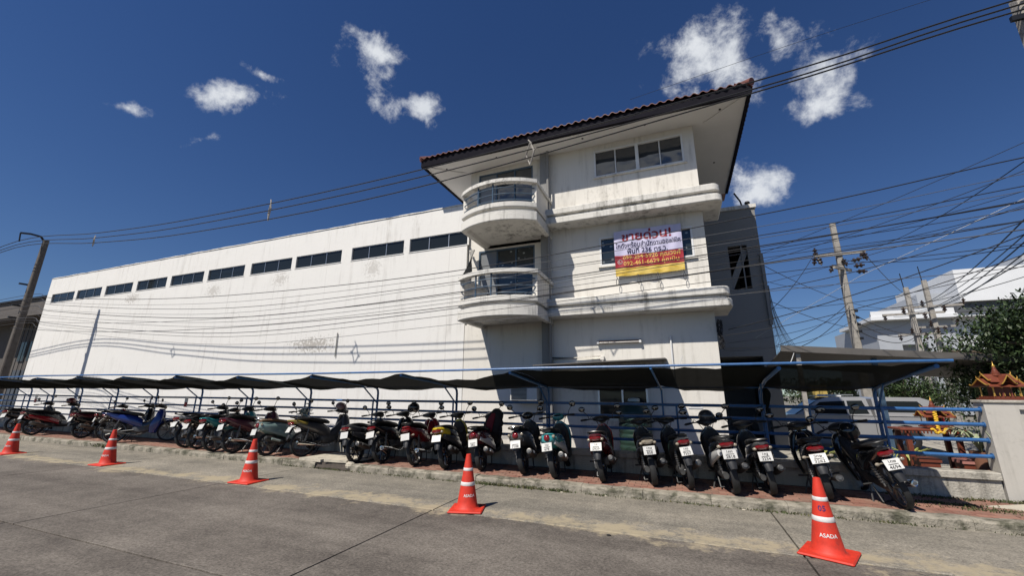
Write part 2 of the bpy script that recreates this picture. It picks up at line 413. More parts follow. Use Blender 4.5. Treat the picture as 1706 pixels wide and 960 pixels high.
ROAD_N = road_mat('road_lane', (.108, .094, .081), (.196, .173, .147), True)
ROAD_K = road_mat('road_shoulder', (.165, .152, .128), (.30, .27, .22), True)

def cloth_mat():
    m = bpy.data.materials.new('shade_net'); m.use_nodes = True
    t = m.node_tree; b = t.nodes['Principled BSDF']
    b.inputs['Base Color'].default_value = (.011, .013, .013, 1); b.inputs['Roughness'].default_value = 1.0; b.inputs['Specular IOR Level'].default_value = .05
    tr = t.nodes.new('ShaderNodeBsdfTransparent')
    g = t.nodes.new('ShaderNodeNewGeometry')
    mp = t.nodes.new('ShaderNodeMapping'); mp.inputs['Scale'].default_value = (2, 40, 40); t.links.new(g.outputs['Position'], mp.inputs[0])
    n = tnode(t, 'ShaderNodeTexNoise', Scale=1.5, Detail=3.0); t.links.new(mp.outputs[0], n.inputs['Vector'])
    mr = t.nodes.new('ShaderNodeMapRange'); mr.inputs['To Min'].default_value = .0; mr.inputs['To Max'].default_value = .028
    t.links.new(n.outputs['Fac'], mr.inputs['Value'])
    mxs = t.nodes.new('ShaderNodeMixShader')
    t.links.new(mr.outputs[0], mxs.inputs[0]); t.links.new(b.outputs[0], mxs.inputs[1]); t.links.new(tr.outputs[0], mxs.inputs[2])
    t.links.new(mxs.outputs[0], t.nodes['Material Output'].inputs[0])
    return m
NET = cloth_mat()

# ------------------------------------------------------------------ mesh tools
def V(*a): return Vector(a)
class MB:
    def __init__(s): s.v = []; s.f = []
    def add(s, vs, fs):
        o = len(s.v); s.v += [tuple(p) for p in vs]; s.f += [tuple(i + o for i in f) for f in fs]; return s
    def box(s, x0, x1, y0, y1, z0, z1, b=0.0):
        if b <= 0:
            vs = [(x, y, z) for x in (x0, x1) for y in (y0, y1) for z in (z0, z1)]
            return s.add(vs, [(0, 1, 3, 2), (4, 6, 7, 5), (0, 4, 5, 1), (2, 3, 7, 6), (0, 2, 6, 4), (1, 5, 7, 3)])
        bm = bmesh.new()
        bmesh.ops.create_cube(bm, size=1)
        for v in bm.verts:
            v.co = ((x0 + x1) / 2 + v.co.x * (x1 - x0), (y0 + y1) / 2 + v.co.y * (y1 - y0), (z0 + z1) / 2 + v.co.z * (z1 - z0))
        bmesh.ops.bevel(bm, geom=bm.edges[:], offset=b, segments=1, affect='EDGES')
        bm.verts.index_update()
        s.add([v.co for v in bm.verts], [[v.index for v in f.verts] for f in bm.faces]); bm.free(); return s
    def obox(s, c, ax, ay, az, hx, hy, hz):
        c, ax, ay, az = Vector(c), Vector(ax).normalized(), Vector(ay).normalized(), Vector(az).normalized()
        vs = [c + ax * (i * hx) + ay * (j * hy) + az * (k * hz) for i in (-1, 1) for j in (-1, 1) for k in (-1, 1)]
        return s.add(vs, [(0, 1, 3, 2), (4, 6, 7, 5), (0, 4, 5, 1), (2, 3, 7, 6), (0, 2, 6, 4), (1, 5, 7, 3)])
    def tube(s, pts, r, n=8, cap=True, r2=None):
        pts = [Vector(p) for p in pts]; k = len(pts); rings = []
        t0 = (pts[1] - pts[0]).normalized()
        up = V(0, 0, 1) if abs(t0.z) < .9 else V(1, 0, 0)
        for i, p in enumerate(pts):
            t = (pts[min(i + 1, k - 1)] - pts[max(i - 1, 0)]).normalized()
            a = t.cross(up)
            if a.length < 1e-4: a = t.cross(V(0, 1, 0))
            a.normalize(); b = t.cross(a).normalized()
            rr = r if r2 is None else r + (r2 - r) * i / (k - 1)
            if isinstance(r, (list, tuple)): rr = r[i]
            rings.append([p + a * (rr * math.cos(2 * math.pi * j / n)) + b * (rr * math.sin(2 * math.pi * j / n)) for j in range(n)])
        return s.rings(rings, cap)
    def rings(s, rings, cap=True, close=False):
        n = len(rings[0]); o = 0; vs = [p for g in rings for p in g]; fs = []
        m = len(rings)
        for i in range(m if close else m - 1):
            i2 = (i + 1) % m
            for j in range(n):
                fs.append((i * n + j, i * n + (j + 1) % n, i2 * n + (j + 1) % n, i2 * n + j))
        if cap and not close:
            fs.append(tuple(range(n))[::-1]); fs.append(tuple((m - 1) * n + j for j in range(n)))
        return s.add(vs, fs)
    def lathe(s, prof, c, axis='z', n=24, close=False, cap=True):
        """prof: (radius, height along axis)"""
        c = Vector(c); rings = []
        for r, h in prof:
            g = []
            for j in range(n):
                a = 2 * math.pi * j / n
                p = {'z': V(r * math.cos(a), r * math.sin(a), h), 'y': V(r * math.cos(a), h, r * math.sin(a)), 'x': V(h, r * math.cos(a), r * math.sin(a))}[axis]
                g.append(c + p)
            rings.append(g)
        return s.rings(rings, cap, close)
    def ell(s, c, rx, ry, rz, n=14, m=8, rot=None):
        c = Vector(c); vs = []; fs = []
        for i in range(1, m):
            th = math.pi * i / m
            for j in range(n):
                a = 2 * math.pi * j / n
                p = V(rx * math.sin(th) * math.cos(a), ry * math.sin(th) * math.sin(a), rz * math.cos(th))
                vs.append(c + (rot @ p if rot else p))
        t = V(0, 0, rz); vs.append(c + (rot @ t if rot else t)); vs.append(c - (rot @ t if rot else t))
        T = len(vs) - 2
        for i in range(m - 2):
            for j in range(n):
                fs.append((i * n + j, (i + 1) * n + j, (i + 1) * n + (j + 1) % n, i * n + (j + 1) % n))
        for j in range(n):
            fs.append((T, j, (j + 1) % n)); fs.append((T + 1, (m - 2) * n + (j + 1) % n, (m - 2) * n + j))
        return s.add(vs, fs)
    def prism(s, poly, axis, a, b):
        """polygon in the two other axes, extruded along axis from a to b"""
        def P(u, w, h): return {'x': (h, u, w), 'y': (u, h, w), 'z': (u, w, h)}[axis]
        n = len(poly); vs = [P(u, w, a) for u, w in poly] + [P(u, w, b) for u, w in poly]
        return s.add(vs, [tuple(range(n)), tuple(range(2 * n - 1, n - 1, -1))] + [(i, i + n, (i + 1) % n + n, (i + 1) % n) for i in range(n)])
    def loft(s, secs, plane='yz', n=18, sub=3, cap=True):
        """secs: (pos, c1, c2, h1, h2, power) in order along the loft axis; the ring lies in plane"""
        pts = []
        k = len(secs)
        for i in range(k - 1):
            p0, p1, p2, p3 = secs[max(i - 1, 0)], secs[i], secs[i + 1], secs[min(i + 2, k - 1)]
            for q in range(sub):
                t = q / sub
                pts.append([.5 * (2 * b + (c - a) * t + (2 * a - 5 * b + 4 * c - d) * t * t + (-a + 3 * b - 3 * c + d) * t ** 3) for a, b, c, d in zip(p0, p1, p2, p3)])
        pts.append(list(secs[-1])); rings = []
        for x, c1, c2, h1, h2, pw in pts:
            g = []
            for j in range(n):
                a = 2 * math.pi * j / n; ca, sa = math.cos(a), math.sin(a)
                u = c1 + max(h1, .002) * math.copysign(abs(ca) ** (2 / pw), ca); w = c2 + max(h2, .002) * math.copysign(abs(sa) ** (2 / pw), sa)
                g.append({'yz': (x, u, w), 'xy': (u, w, x), 'xz': (u, x, w)}[plane])
            rings.append(g)
        return s.rings(rings, cap)
    def mesh(s, name):
        me = bpy.data.meshes.new(name)
        me.from_pydata(s.v, [], s.f); me.validate()
        bm = bmesh.new(); bm.from_mesh(me); bmesh.ops.recalc_face_normals(bm, faces=bm.faces); bm.to_mesh(me); bm.free()
        return me
    def build(s, name, m, parent=None, smooth=True, angle=38):
        me = s.mesh(name)
        if smooth:
            me.shade_smooth(); me.set_sharp_from_angle(angle=R(angle))
        return link(name, me, m, parent)
def link(name, me, m, parent=None):
    o = bpy.data.objects.new(name, me); COL.objects.link(o)
    if not me.materials: me.materials.append(m)
    elif me.materials[0] != m:
        o.material_slots[0].link = 'OBJECT'; o.material_slots[0].material = m
    if parent: o.parent = parent
    return o
def empty(name, loc=(0, 0, 0), rot=(0, 0, 0), parent=None):
    o = bpy.data.objects.new(name, None); COL.objects.link(o); o.location = loc; o.rotation_euler = rot
    o.empty_display_size = .1
    if parent: o.parent = parent
    return o
def tag(o, label, cat, group=None):
    o['label'] = label; o['category'] = cat
    if group: o['group'] = group
    return o
def struct(o): o['kind'] = 'structure'; return o

def text_mesh(txt, size, bold=0.0, spacing=1.0):
    """flat outline of a line of lettering, centred, in the x-z plane facing -y"""
    cu = bpy.data.curves.new('lettering', 'FONT'); cu.body = txt; cu.size = size; cu.align_x = 'CENTER'; cu.align_y = 'CENTER'
    cu.offset = bold; cu.space_character = spacing; cu.resolution_u = 2
    o = bpy.data.objects.new('lettering', cu); COL.objects.link(o)
    dg = bpy.context.evaluated_depsgraph_get()
    me = bpy.data.meshes.new_from_object(o.evaluated_get(dg))
    bpy.data.objects.remove(o); bpy.data.curves.remove(cu)
    return me

# ================================================================== SETTING
# ground to the horizon
g = MB(); g.add([(-900, -300, -.16), (900, -300, -.16), (900, 1500, -.16), (-900, 1500, -.16)], [(0, 1, 2, 3)])
struct(g.build('ground', mat('ground_soil', (.20, .185, .15), .95, var=.2, scale=.3), smooth=False))
# road: slabs with open joints over a dark bed
rd = MB(); rd.box(-140, 140, -7.5, 7.60, -.15, -.035)
road = struct(rd.build('road', mat('joint_fill', (.03, .028, .025), .95), smooth=False))
def slab(x0, x1, y0, y1, m):
    q = MB(); gpx = .011
    nx = max(2, int((x1 - x0) / .35)) if x0 > -14 and x1 < 9 else 6
    xs = [x0 + gpx + (x1 - x0 - 2 * gpx) * i / nx for i in range(nx + 1)]
    # ragged arris along the joints
    fa = [y0 + gpx + random.uniform(-.004, .006) for _ in xs]; fb = [y1 - gpx - random.uniform(-.004, .006) for _ in xs]
    vs = []; fs = []
    for i, x in enumerate(xs):
        vs += [(x, fa[i], -.12), (x, fa[i], -.006), (x, fa[i] + .010, 0), (x, fb[i] - .010, 0), (x, fb[i], -.006), (x, fb[i], -.12)]
    for i in range(nx):
        for j in range(5):
            fs.append((i * 6 + j, i * 6 + j + 1, i * 6 + 7 + j, i * 6 + 6 + j))
    fs += [tuple(range(6)), tuple(range(nx * 6 + 5, nx * 6 - 1, -1))]
    q.add(vs, fs); q.build('road_slab', m, road, smooth=False)
JX = [-140, -90, -60] + [-3.5 - 4.57 * i for i in range(9, -1, -1)] + [1.07, 5.64, 10.2, 14.8, 30, 60, 140]
for a, b in zip(JX[:-1], JX[1:]):
    slab(a, b, 5.70, 7.58, ROAD_K); slab(a, b, 3.04, 5.70, ROAD_N)
for a, b in ((-140, -30), (-30, -8.2), (-8.2, 1.9), (1.9, 20), (20, 140)):
    slab(a, b, -2.0, 3.04, ROAD_N); slab(a, b, -7.5, -2.0, ROAD_N)

# pavement: mortar bed, kerb stones, red pavers
pb = MB(); pb.box(-140, 140, 7.62, 12, -.15, .118)
pave = struct(pb.build('pavement', MORTAR, smooth=False))
kb = MB(); kb.box(-140, 140, 7.59, 7.62, -.15, .05)
kerb = struct(kb.build('kerb', MORTAR, smooth=False))
KERBM = mat('kerb_concrete', (.31, .28, .225), .9, var=.4, scale=6, bump=.9, bscale=35, col2=(.085, .082, .055), mix=(.44, .64))
def kerb_mesh(i):
    q = MB(); secs = []; n = 7; L = 1.0
    for k in range(n):
        x = -.502 + 1.004 * k / (n - 1); jx = random.uniform(-.008, .008); jz = random.uniform(-.008, .008)
        secs.append([(x, -.115 + jx, -.10), (x, -.113 + jx, .10 + jz), (x, -.10 + jx, .122 + jz), (x, -.07, .128 + jz), (x, .095, .130 + jz), (x, .11, .125), (x, .11, -.1)])
    q.rings(secs); return q.mesh('kerb_stone')
KM = [kerb_mesh(i) for i in range(6)]
for me in KM: me.shade_smooth(); me.set_sharp_from_angle(angle=R(28))
x = -30.0; i = 0
while x < 12:
    if not (-8.05 < x < -7.0):
        o = link('kerb_stone', KM[i % 6], KERBM, kerb); o.location = (x + .5, 7.675 + random.uniform(-.008, .008), random.uniform(-.006, .006))
        o.rotation_euler = (0, random.uniform(-.006, .006), random.uniform(-.006, .006) + (math.pi if 0 else 0))
    x += 1.01; i += 1
q = MB()
for a, b in ((-140, -30.02), (12.1, 140)): q.box(a, b, 7.56, 7.785, -.1, .13)
q.build('kerb_run', KERBM, kerb, smooth=False)['kind'] = 'stuff'
# pavers
PW, PD = .22, .11
def paver_mesh(seed):
    q = MB(); rr = random.Random(seed); e = .005; t = [.022 + rr.uniform(-.003, .003) for _ in range(4)]
    hx, hy = PW / 2 - .004, PD / 2 - .004
    lo = [(-hx, -hy, -.01), (hx, -hy, -.01), (hx, hy, -.01), (-hx, hy, -.01)]
    mi = [(-hx, -hy, t[0] - e), (hx, -hy, t[1] - e), (hx, hy, t[2] - e), (-hx, hy, t[3] - e)]
    up = [(-hx + e, -hy + e, t[0]), (hx - e, -hy + e, t[1]), (hx - e, hy - e, t[2]), (-hx + e, hy - e, t[3])]
    fs = [(8, 9, 10, 11)]
    for k in range(4):
        fs += [(k, (k + 1) % 4, 4 + (k + 1) % 4, 4 + k), (4 + k, 4 + (k + 1) % 4, 8 + (k + 1) % 4, 8 + k)]
    q.add(lo + mi + up, fs); return q
PM = []
for k in range(5):
    me = paver_mesh(k).mesh('paver'); PM.append(me)
rows = int((9.08 - 7.80) / PD); stuffp = MB(); cnt = 0
cells = []
for j in range(rows):
    yc = 7.80 + PD * (j + .5); xo = (j % 2) * PW / 2
    k = 0
    while True:
        xc = -27.5 + xo + PW * k; k += 1
        if xc > 4.35: break
        if -8.35 < xc < -6.7 and yc < 8.75: continue
        cells.append((math.hypot(xc - 0, yc) + (3 if yc > 8.45 else 0), xc, yc))
cells.sort()
for n_, (d_, xc, yc) in enumerate(cells):
    if n_ < 296:
        o = link('paver', PM[n_ % 5], PAVER, pave); o.location = (xc, yc, .106 + random.uniform(-.003, .004))
        o.rotation_euler = (random.uniform(-.012, .012), random.uniform(-.008, .008), random.uniform(-.012, .012))
    else:
        q = paver_mesh(n_ % 5); stuffp.add([(v[0] + xc, v[1] + yc, v[2] + .105 + ((n_ * 37) % 7 - 3) * .001) for v in q.v], q.f)
stuffp.build('pavers', PAVER, pave, smooth=False)['kind'] = 'stuff'
# worn concrete patch at the right end of the pavement
q = MB()
vs = [(3.9, 8.5), (4.6, 8.25), (5.6, 8.28), (7.5, 8.2), (7.5, 8.75), (5.6, 8.78), (4.5, 8.84)]
q.prism(vs, 'z', .1, .137); q.build('concrete_patch', BEIGE, pave, smooth=False)
# drain inlet in the kerb: two broken lids over a dark mouth
dr = tag(empty('storm_drain', (-7.55, 7.75, .1)), 'storm drain with cracked concrete lids over a dark slot in the kerb', 'drain')
q = MB(); q.box(-.62, .62, -.10, -.06, -.2, .06); q.build('drain_mouth', INK, dr, smooth=False)
q = MB(); q.prism([(-.78, -.14), (-.1, -.17), (.06, .3), (-.05, .82), (-.66, .8)], 'z', .03, .085); q.build('lid', BEIGE, dr, smooth=False)
q = MB(); q.prism([(.0, -.17), (.60, -.12), (.72, .4), (.68, .84), (.06, .84), (.16, .3)], 'z', .045, .10); q.build('lid', BEIGE, dr, smooth=False)
q = MB(); q.ell((.70, -.1, .0), .12, .10, .09, 9, 6); q.build('rubble', BEIGE, dr, smooth=False)
q = MB(); q.ell((-.72, -.10, -.02), .09, .08, .07, 9, 6); q.build('rubble', BEIGE, dr, smooth=False)

# weeds along the kerb and at the foot of the right wall
def weeds(name, spots):
    q = MB()
    for (x, y, z, n, h, s) in spots:
        for _ in range(n):
            a = random.uniform(0, 6.28); px, py = x + random.gauss(0, s), y + random.gauss(0, s * .25)
            hh = h * random.uniform(.5, 1.3); w = random.uniform(.006, .014); lx, ly = math.cos(a) * hh * .7, math.sin(a) * hh * .7
            q.add([(px - w * math.sin(a), py + w * math.cos(a), z), (px + w * math.sin(a), py - w * math.cos(a), z), (px + lx * .5, py + ly * .5, z + hh * .8), (px + lx, py + ly, z + hh)], [(0, 1, 2), (0, 2, 3)])
    o = q.build(name, GRASS, smooth=False); o['kind'] = 'stuff'; return o
sp = []
for k in range(70):
    sp.append((random.uniform(-9, 4.5), 7.545, -.004, random.randint(5, 26), .035, .12))
for k in range(18): sp.append((random.uniform(-3.7, -2.0), 7.54, 0, 22, .05, .1))
for k in range(12): sp.append((random.uniform(.8, 2.6), 7.545, 0, 20, .035, .12))
for k in range(10): sp.append((-16.2 + random.uniform(-.6, .6), 7.6, .02, 30, .09, .15))
for k in range(70): sp.append((random.uniform(3.0, 7), random.choice([8.98, 8.9, 8.45, 8.2]) + random.uniform(-.07, .07), .128, 34, .03, .16))
weeds('weeds', sp)

# parking lot behind the fence and earth under the buildings
q = MB(); q.box(-36, 60, 9.30, 30, -.15, -.06); struct(q.build('parking_lot', mat('lot_concrete', (.36, .335, .285), .9, var=.2, scale=2.0, bump=.3), smooth=False))

# ------------------------------------------------------------------ low fence wall and right wall
lw = tag(empty('low_wall', (-12, 9.2, .1)), 'low stained concrete wall under the blue railings, grimy with a pale coping', 'wall')
q = MB(); q.box(-16, 16.45, -.09, .14, -.2, .30); q.build('wall_body', LOWW, lw, smooth=False)
q = MB(); q.box(-16.02, 16.46, -.135, .17, .302, .415, .012); q.build('coping', LOWW, lw, smooth=False)
rw = tag(empty('boundary_wall', (4.48, 9.2, .1)), 'tall grey pebble-rendered boundary wall at the right end of the railings', 'wall')
q = MB()
q.box(0, 7, -.10, .16, -.2, 1.16); q.box(0, .40, -.10, .16, 1.16, 1.36); q.box(.40, 7, -.05, .16, 1.16, 1.36); q.box(0, 7, -.10, .16, 1.36, 1.452)
q.build('wall_body', PILW, rw, smooth=False)
q = MB(); q.box(-.02, 7, -.125, .185, 1.454, 1.50, .01); q.build('coping', LOWW, rw, smooth=False)

# ------------------------------------------------------------------ warehouse
FY = 12.0
wh = tag(empty('warehouse', (-20, FY, 0)), 'long windowless-looking white warehouse with a strip of dark clerestory windows under its parapet', 'building')
WX = [-34.66, -31.86, -28.96, -26.06, -23.22, -20.40, -17.48, -14.74, -11.72, -8.96]           # left edges of the windows
WW, Z0, Z1, WT = 2.50, 6.74, 7.27, 8.28
X0, X1 = -35.25, -6.52
q = MB()
def panel(mb, x0, x1, z0, z1): mb.box(x0 + 20, x1 + 20, 0, .25, z0, z1)
panel(q, X0, X1, -.15, Z0); panel(q, X0, X1, Z1, WT)
xs = X0
for wx in WX:
    panel(q, xs, wx, Z0, Z1); xs = wx + WW
panel(q, xs, X1, Z0, Z1)
q.box(X0 + 20, X0 + 20.25, .25, 16, -.15, WT); q.box(X1 + 19.75, X1 + 20, .25, 16, -.15, WT); q.box(X0 + 20, X1 + 20, 16, 16.25, -.15, WT)
q.box(X0 + 20.25, X1 + 19.75, .25, 16, WT - .7, WT - .6)
q.build('wall', WHITE, wh, smooth=False)
q = MB(); n = 60                                        # rough parapet cap
rg = []
for k in range(n + 1):
    x = X0 + 20 + (X1 - X0) * k / n; z = WT + .002; t = random.uniform(.02, .06)
    rg.append([(x, -.02 - random.uniform(0, .012), z), (x, -.018, z + t), (x, .28, z + t), (x, .28, z)])
q.rings(rg); q.build('parapet_cap', LEDGE, wh, smooth=False)
fm = MB(); fw = .022
fm.box(0, WW, 0, .05, 0, fw); fm.box(0, WW, 0, .05, Z1 - Z0 - fw, Z1 - Z0)
for k in range(4):
    xk = (WW - fw) * k / 3; fm.box(xk, xk + fw, .002, .048, fw, Z1 - Z0 - fw)
frame_me = fm.mesh('frame')
pm = MB(); pm.box(.022, (WW - fw) / 3, .02, .03, .028, Z1 - Z0 - .028); pane_me = pm.mesh('pane')
sm = MB(); sm.box(-.02, WW + .02, -.018, .02, -.03, -.004); sill_me = sm.mesh('sill')
for i, wx in enumerate(WX):
    w = empty('window', (wx + 20, .035, Z0), parent=wh)
    link('frame', frame_me, ALU, w)
    for k in range(3):
        p = link('pane', pane_me, GLASS, w); p.location = (k * (WW - fw) / 3, random.uniform(0, .006), 0); p.rotation_euler = (random.uniform(-.01, .01), 0, random.uniform(-.006, .006))
    s = link('sill', sill_me, WHITE, w); s.location = (0, -.035, 0)
# faint rows of downpipe fixings and a stub pipe on the wall
q = MB(); q.tube([(-11.95, 11.96, 2.95), (-11.95, 11.96, 3.85)], .018, 6)
tag(q.build('wall_pipe', mat('old_pipe', (.2, .2, .18), .7)), 'short thin vertical pipe stub on the middle of the warehouse wall', 'pipe')

# ------------------------------------------------------------------ office building
ob = tag(empty('office_building', (-2.7, FY, 0)), 'three-storey cream office building with curved balconies and a dark red tiled hip roof', 'building')
def P(mb): return mb
OX = 2.7
def wallpiece(mb, x0, x1, z0, z1, y0=0.0, y1=.22): mb.box(x0 + OX, x1 + OX, y0, y1, z0, z1)
XL, XC, XR = -6.50, -3.72, 1.03
TOPZ = 9.66
q = MB()
# main wall with two window openings, ground floor with one opening
W3 = (-1.96, .72, 8.40, 9.36); W2 = (-1.92, .71, 5.41, 6.33); WG = (-2.17, -.82, .95, 1.95)
def walls(mb, x0, x1, z0, z1, holes, y0=0.0, y1=.22):
    zs = sorted({z0, z1, *[h[2] for h in holes], *[h[3] for h in holes]})
    for a, b in zip(zs[:-1], zs[1:]):
        xs = x0
        for h in sorted(holes):
            if h[2] <= a and h[3] >= b:
                if h[0] > xs: wallpiece(mb, xs, h[0], a, b, y0, y1)
                xs = h[1]
        if x1 > xs: wallpiece(mb, xs, x1, a, b, y0, y1)
walls(q, XC, XR, -.15, TOPZ, [W3, W2, WG])
walls(q, XL, XC, -.15, 3.85, [])
D3 = (-6.18, -4.10, 6.85, 9.40); D2 = (-6.10, -4.05, 3.95, 6.44)
walls(q, XL, XC, 3.85, TOPZ, [D3, D2], .10, .30)
wallpiece(q, XL, XL + .22, -.15, TOPZ, .30, 5); wallpiece(q, XR - .22, XR, -.15, TOPZ, .22, 5); wallpiece(q, XL, XR, -.15, TOPZ, 5, 5.2)
q.build('wall', CREAM, ob, smooth=False)
# dim rooms behind the openings: floors and back walls
q = MB()
for z in (3.86, 6.80): q.box(XL + OX + .3, XR + OX - .3, .31, 4.9, z, z + .08)
q.build('floor_slab', GREYW, ob, smooth=False)
# grimy pilaster with downpipe between the balconies and the main wall
q = MB(); q.box(-3.74 + OX, -3.52 + OX, -.22, -.002, -.1, TOPZ)
q.build('pilaster', GREYW, ob, smooth=False)
q = MB(); q.tube([(-3.46 + OX, -.26, .1), (-3.46 + OX, -.26, 9.6)], .045, 8); q.build('downpipe', GREYW, ob)
# soffit and roof
EX0, EX1, EY0, EY1, EZ = -7.97, 2.48, 11.0, 17.2, 9.55
q = MB(); a = .10
q.add([(EX0 + OX + .1, EY0 - FY + .1, EZ + .02), (EX1 + OX - .1, EY0 - FY + .1, EZ + .02), (EX1 + OX - .1, EY1 - FY, EZ + .02), (EX0 + OX + .1, EY1 - FY, EZ + .02),
       (EX0 + OX + .1, EY0 - FY + .1, EZ + .22), (EX1 + OX - .1, EY0 - FY + .1, EZ + .22), (EX1 + OX - .1, EY1 - FY, EZ + .22), (EX0 + OX + .1, EY1 - FY, EZ + .22)],
      [(0, 3, 2, 1), (4, 5, 6, 7), (0, 1, 5, 4), (1, 2, 6, 5), (2, 3, 7, 6), (3, 0, 4, 7)])
q.build('soffit', SOFF, ob, smooth=False)
q = MB()
for sx, ex, yy in ((-6.7, -7.9, 11.05), (1.35, 2.42, 11.05)):
    q = MB(); q.obox(((sx + ex) / 2 + OX, (12 + yy) / 2 - FY, EZ + .012), (ex - sx, yy - 12, 0), (-(yy - 12), ex - sx, 0), (0, 0, 1), .5 * math.hypot(ex - sx, yy - 12), .02, .01); q.build('soffit_batten', SOFF, ob, smooth=False)
q = MB(); q.box(XC + OX - .06, XC + OX + .0, -.9, -.02, EZ - .004, EZ + .018)
q.build('soffit_batten', SOFF, ob, smooth=False)
q = MB()
for x, y in ((-7.2, 11.5), (-5.2, 11.45), (-.3, 11.45), (1.75, 11.5), (1.8, 14.5), (-2.2, 11.45)):
    q = MB(); q.lathe([(.032, -.004), (.032, .03)], (x + OX, y - FY, EZ + .006), n=14); q.build('downlight', DARKM, ob)
roof = empty('roof', parent=ob)
q = MB()                                                # boxed gutter and fascia
q.box(EX0 + OX, EX1 + OX, EY0 - FY, EY0 - FY + .12, EZ - .03, EZ + .245)
q.box(EX0 + OX, EX0 + OX + .1, EY0 - FY + .12, EY1 - FY, EZ - .01, EZ + .2); q.box(EX1 + OX - .1, EX1 + OX, EY0 - FY + .12, EY1 - FY, EZ - .01, EZ + .2)
q.build('fascia', FASC, roof, smooth=False)
SL = math.tan(R(27))
q = MB(); z0 = EZ + .235; run = 2.9                      # roof deck
x0, x1, y0, y1 = EX0 + OX, EX1 + OX, EY0 - FY, EY1 - FY + 1.2
q.add([(x0, y0, z0), (x1, y0, z0), (x1, y1, z0), (x0, y1, z0), (x0 + run, y0 + run, z0 + run * SL), (x1 - run, y0 + run, z0 + run * SL), (x1 - run, y1 - run, z0 + run * SL), (x0 + run, y1 - run, z0 + run * SL)],
      [(0, 1, 5, 4), (1, 2, 6, 5), (2, 3, 7, 6), (3, 0, 4, 7), (4, 5, 6, 7), (3, 2, 1, 0)])
q.build('roof_deck', TILE, roof, smooth=False)
TP = .225                                               # one curved tile
def tile_geo():
    q = MB(); rg = []; n = 6
    for (y, z) in ((-.07, 0), (.36, (.43) * SL)):
        top = []; bot = []
        for k in range(n + 1):
            u = k / n; zz = .055 * math.sin(math.pi * min(1, u * 1.45)) if u < .69 else -.012 * math.sin(math.pi * (u - .69) / .31)
            top.append((TP * u, y, z + zz + .03)); bot.append((TP * u, y, z + zz + .008))
        rg.append(top + bot[::-1])
    return q.rings(rg)
tg = tile_geo(); tile_me = tg.mesh('roof_tile')
ncol = int((EX1 - EX0 + .06) / TP)
stuff_t = MB()
for r_ in range(7):
    y = EY0 - FY + r_ * .36; inset = r_ * .36
    for c_ in range(ncol):
        x = EX0 + OX - .03 + c_ * TP
        if x < EX0 + OX - .05 + inset or x > EX1 + OX - TP - inset + .05: continue
        z = z0 + inset * SL + .01
        jz = random.uniform(-.008, .008)
        if r_ < 2:
            o = link('roof_tile', tile_me, TILE, roof); o.location = (x, y + random.uniform(-.012, .012), z + jz)
        else: stuff_t.add([(v[0] + x, v[1] + y, v[2] + z + jz) for v in tg.v], tg.f)
stuff_t.build('roof_tiles', TILE, roof, smooth=False)['kind'] = 'stuff'
for k in range(26):                                     # tiles seen edge-on down the right eave
    o = link('roof_tile', tile_me, TILE, roof); o.location = (EX1 + OX + .02, EY0 - FY + .15 + k * TP, z0 + .0); o.rotation_euler = (0, 0, math.pi / 2)
for sx in (0, 1):                                       # round hip tiles
    for k in range(7):
        t0, t1 = k * .4, k * .4 + .45
        bx = EX1 + OX if sx else EX0 + OX; sg = -1 if sx else 1
        q = MB(); pa = V(bx + sg * (t0 - .03), EY0 - FY + t0 - .03, z0 + t0 * SL + .05); pb_ = V(bx + sg * t1, EY0 - FY + t1, z0 + t1 * SL + .05)
        q.tube([pa, pb_], .105, 12, r2=.085); q.build('hip_tile', TILE, roof)

# ledges between the storeys: two stepped slabs with rounded right end
def ledge(zb, zt, yo, xr):
    led = empty('ledge', (0, 0, 0), parent=ob)
    def outline(inset, rad):
        f = -yo + inset; xe = xr + OX - inset; p = [(XC + OX + .2, -.003), (XC + OX + .2, f)]
        for k in range(9):
            a = -math.pi / 2 + math.pi / 2 * k / 8
            p.append((xe - rad + rad * math.cos(a), f + rad + rad * math.sin(a)))
        p += [(xe, .9), (XR + OX + .002, .9), (XR + OX + .002, -.003)]
        return p
    h = zt - zb
    for (i0, a, b) in ((.0, zb, zb + h * .40), (.11, zb + h * .40 + .001, zb + h * .60), (.03, zb + h * .60 + .001, zt)):
        m = MB(); pl = outline(i0, .22); n = len(pl)
        e = .025
        rg = [[(x, y, a) for x, y in outline(i0 + e, .2)], [(x, y, a + e) for x, y in pl], [(x, y, b - e) for x, y in pl], [(x, y, b) for x, y in outline(i0 + e, .2)]]
        m.rings(rg); m.build('moulding', LEDGE, led, angle=24)
ledge(3.84, 4.38, .60, 1.45); ledge(6.76, 7.29, .60, 1.52)

# windows on the upper floors
def window4(h, name, panes, m_frame, m_glass, curtain=None, spots=False):
    w = empty('window', (h[0] + OX, .06, h[2]), parent=ob)
    Wd, Ht = h[1] - h[0], h[3] - h[2]; f = .05
    q = MB(); q.box(0, Wd, -.075, .06, 0, f); q.box(0, Wd, -.075, .06, Ht - f, Ht); q.box(0, f, -.073, .058, f, Ht - f); q.box(Wd - f, Wd, -.073, .058, f, Ht - f)
    q.box(Wd / 2 - .05, Wd / 2 + .05, -.071, .056, f, Ht - f)
    for k in (1, 3): q.box(Wd * k / 4 - .018, Wd * k / 4 + .018, -.03, .03, f, Ht - f)
    q.build('frame', m_frame, w, smooth=False)
    for k in range(4):
        q = MB(); q.box(Wd * k / 4 + .03, Wd * (k + 1) / 4 - .03, 0, .008, f - .01, Ht - f + .01)
        o = q.build('pane', m_glass, w, smooth=False); o.rotation_euler = (random.uniform(-.012, .012), 0, 0)
    q = MB(); q.box(-.06, Wd + .06, -.12, -.076, -.05, -.002); q.build('sill', CREAM, w, smooth=False)
    return w, Wd, Ht
window4(W3, 'third', 4, WFRAME, GLASSR)
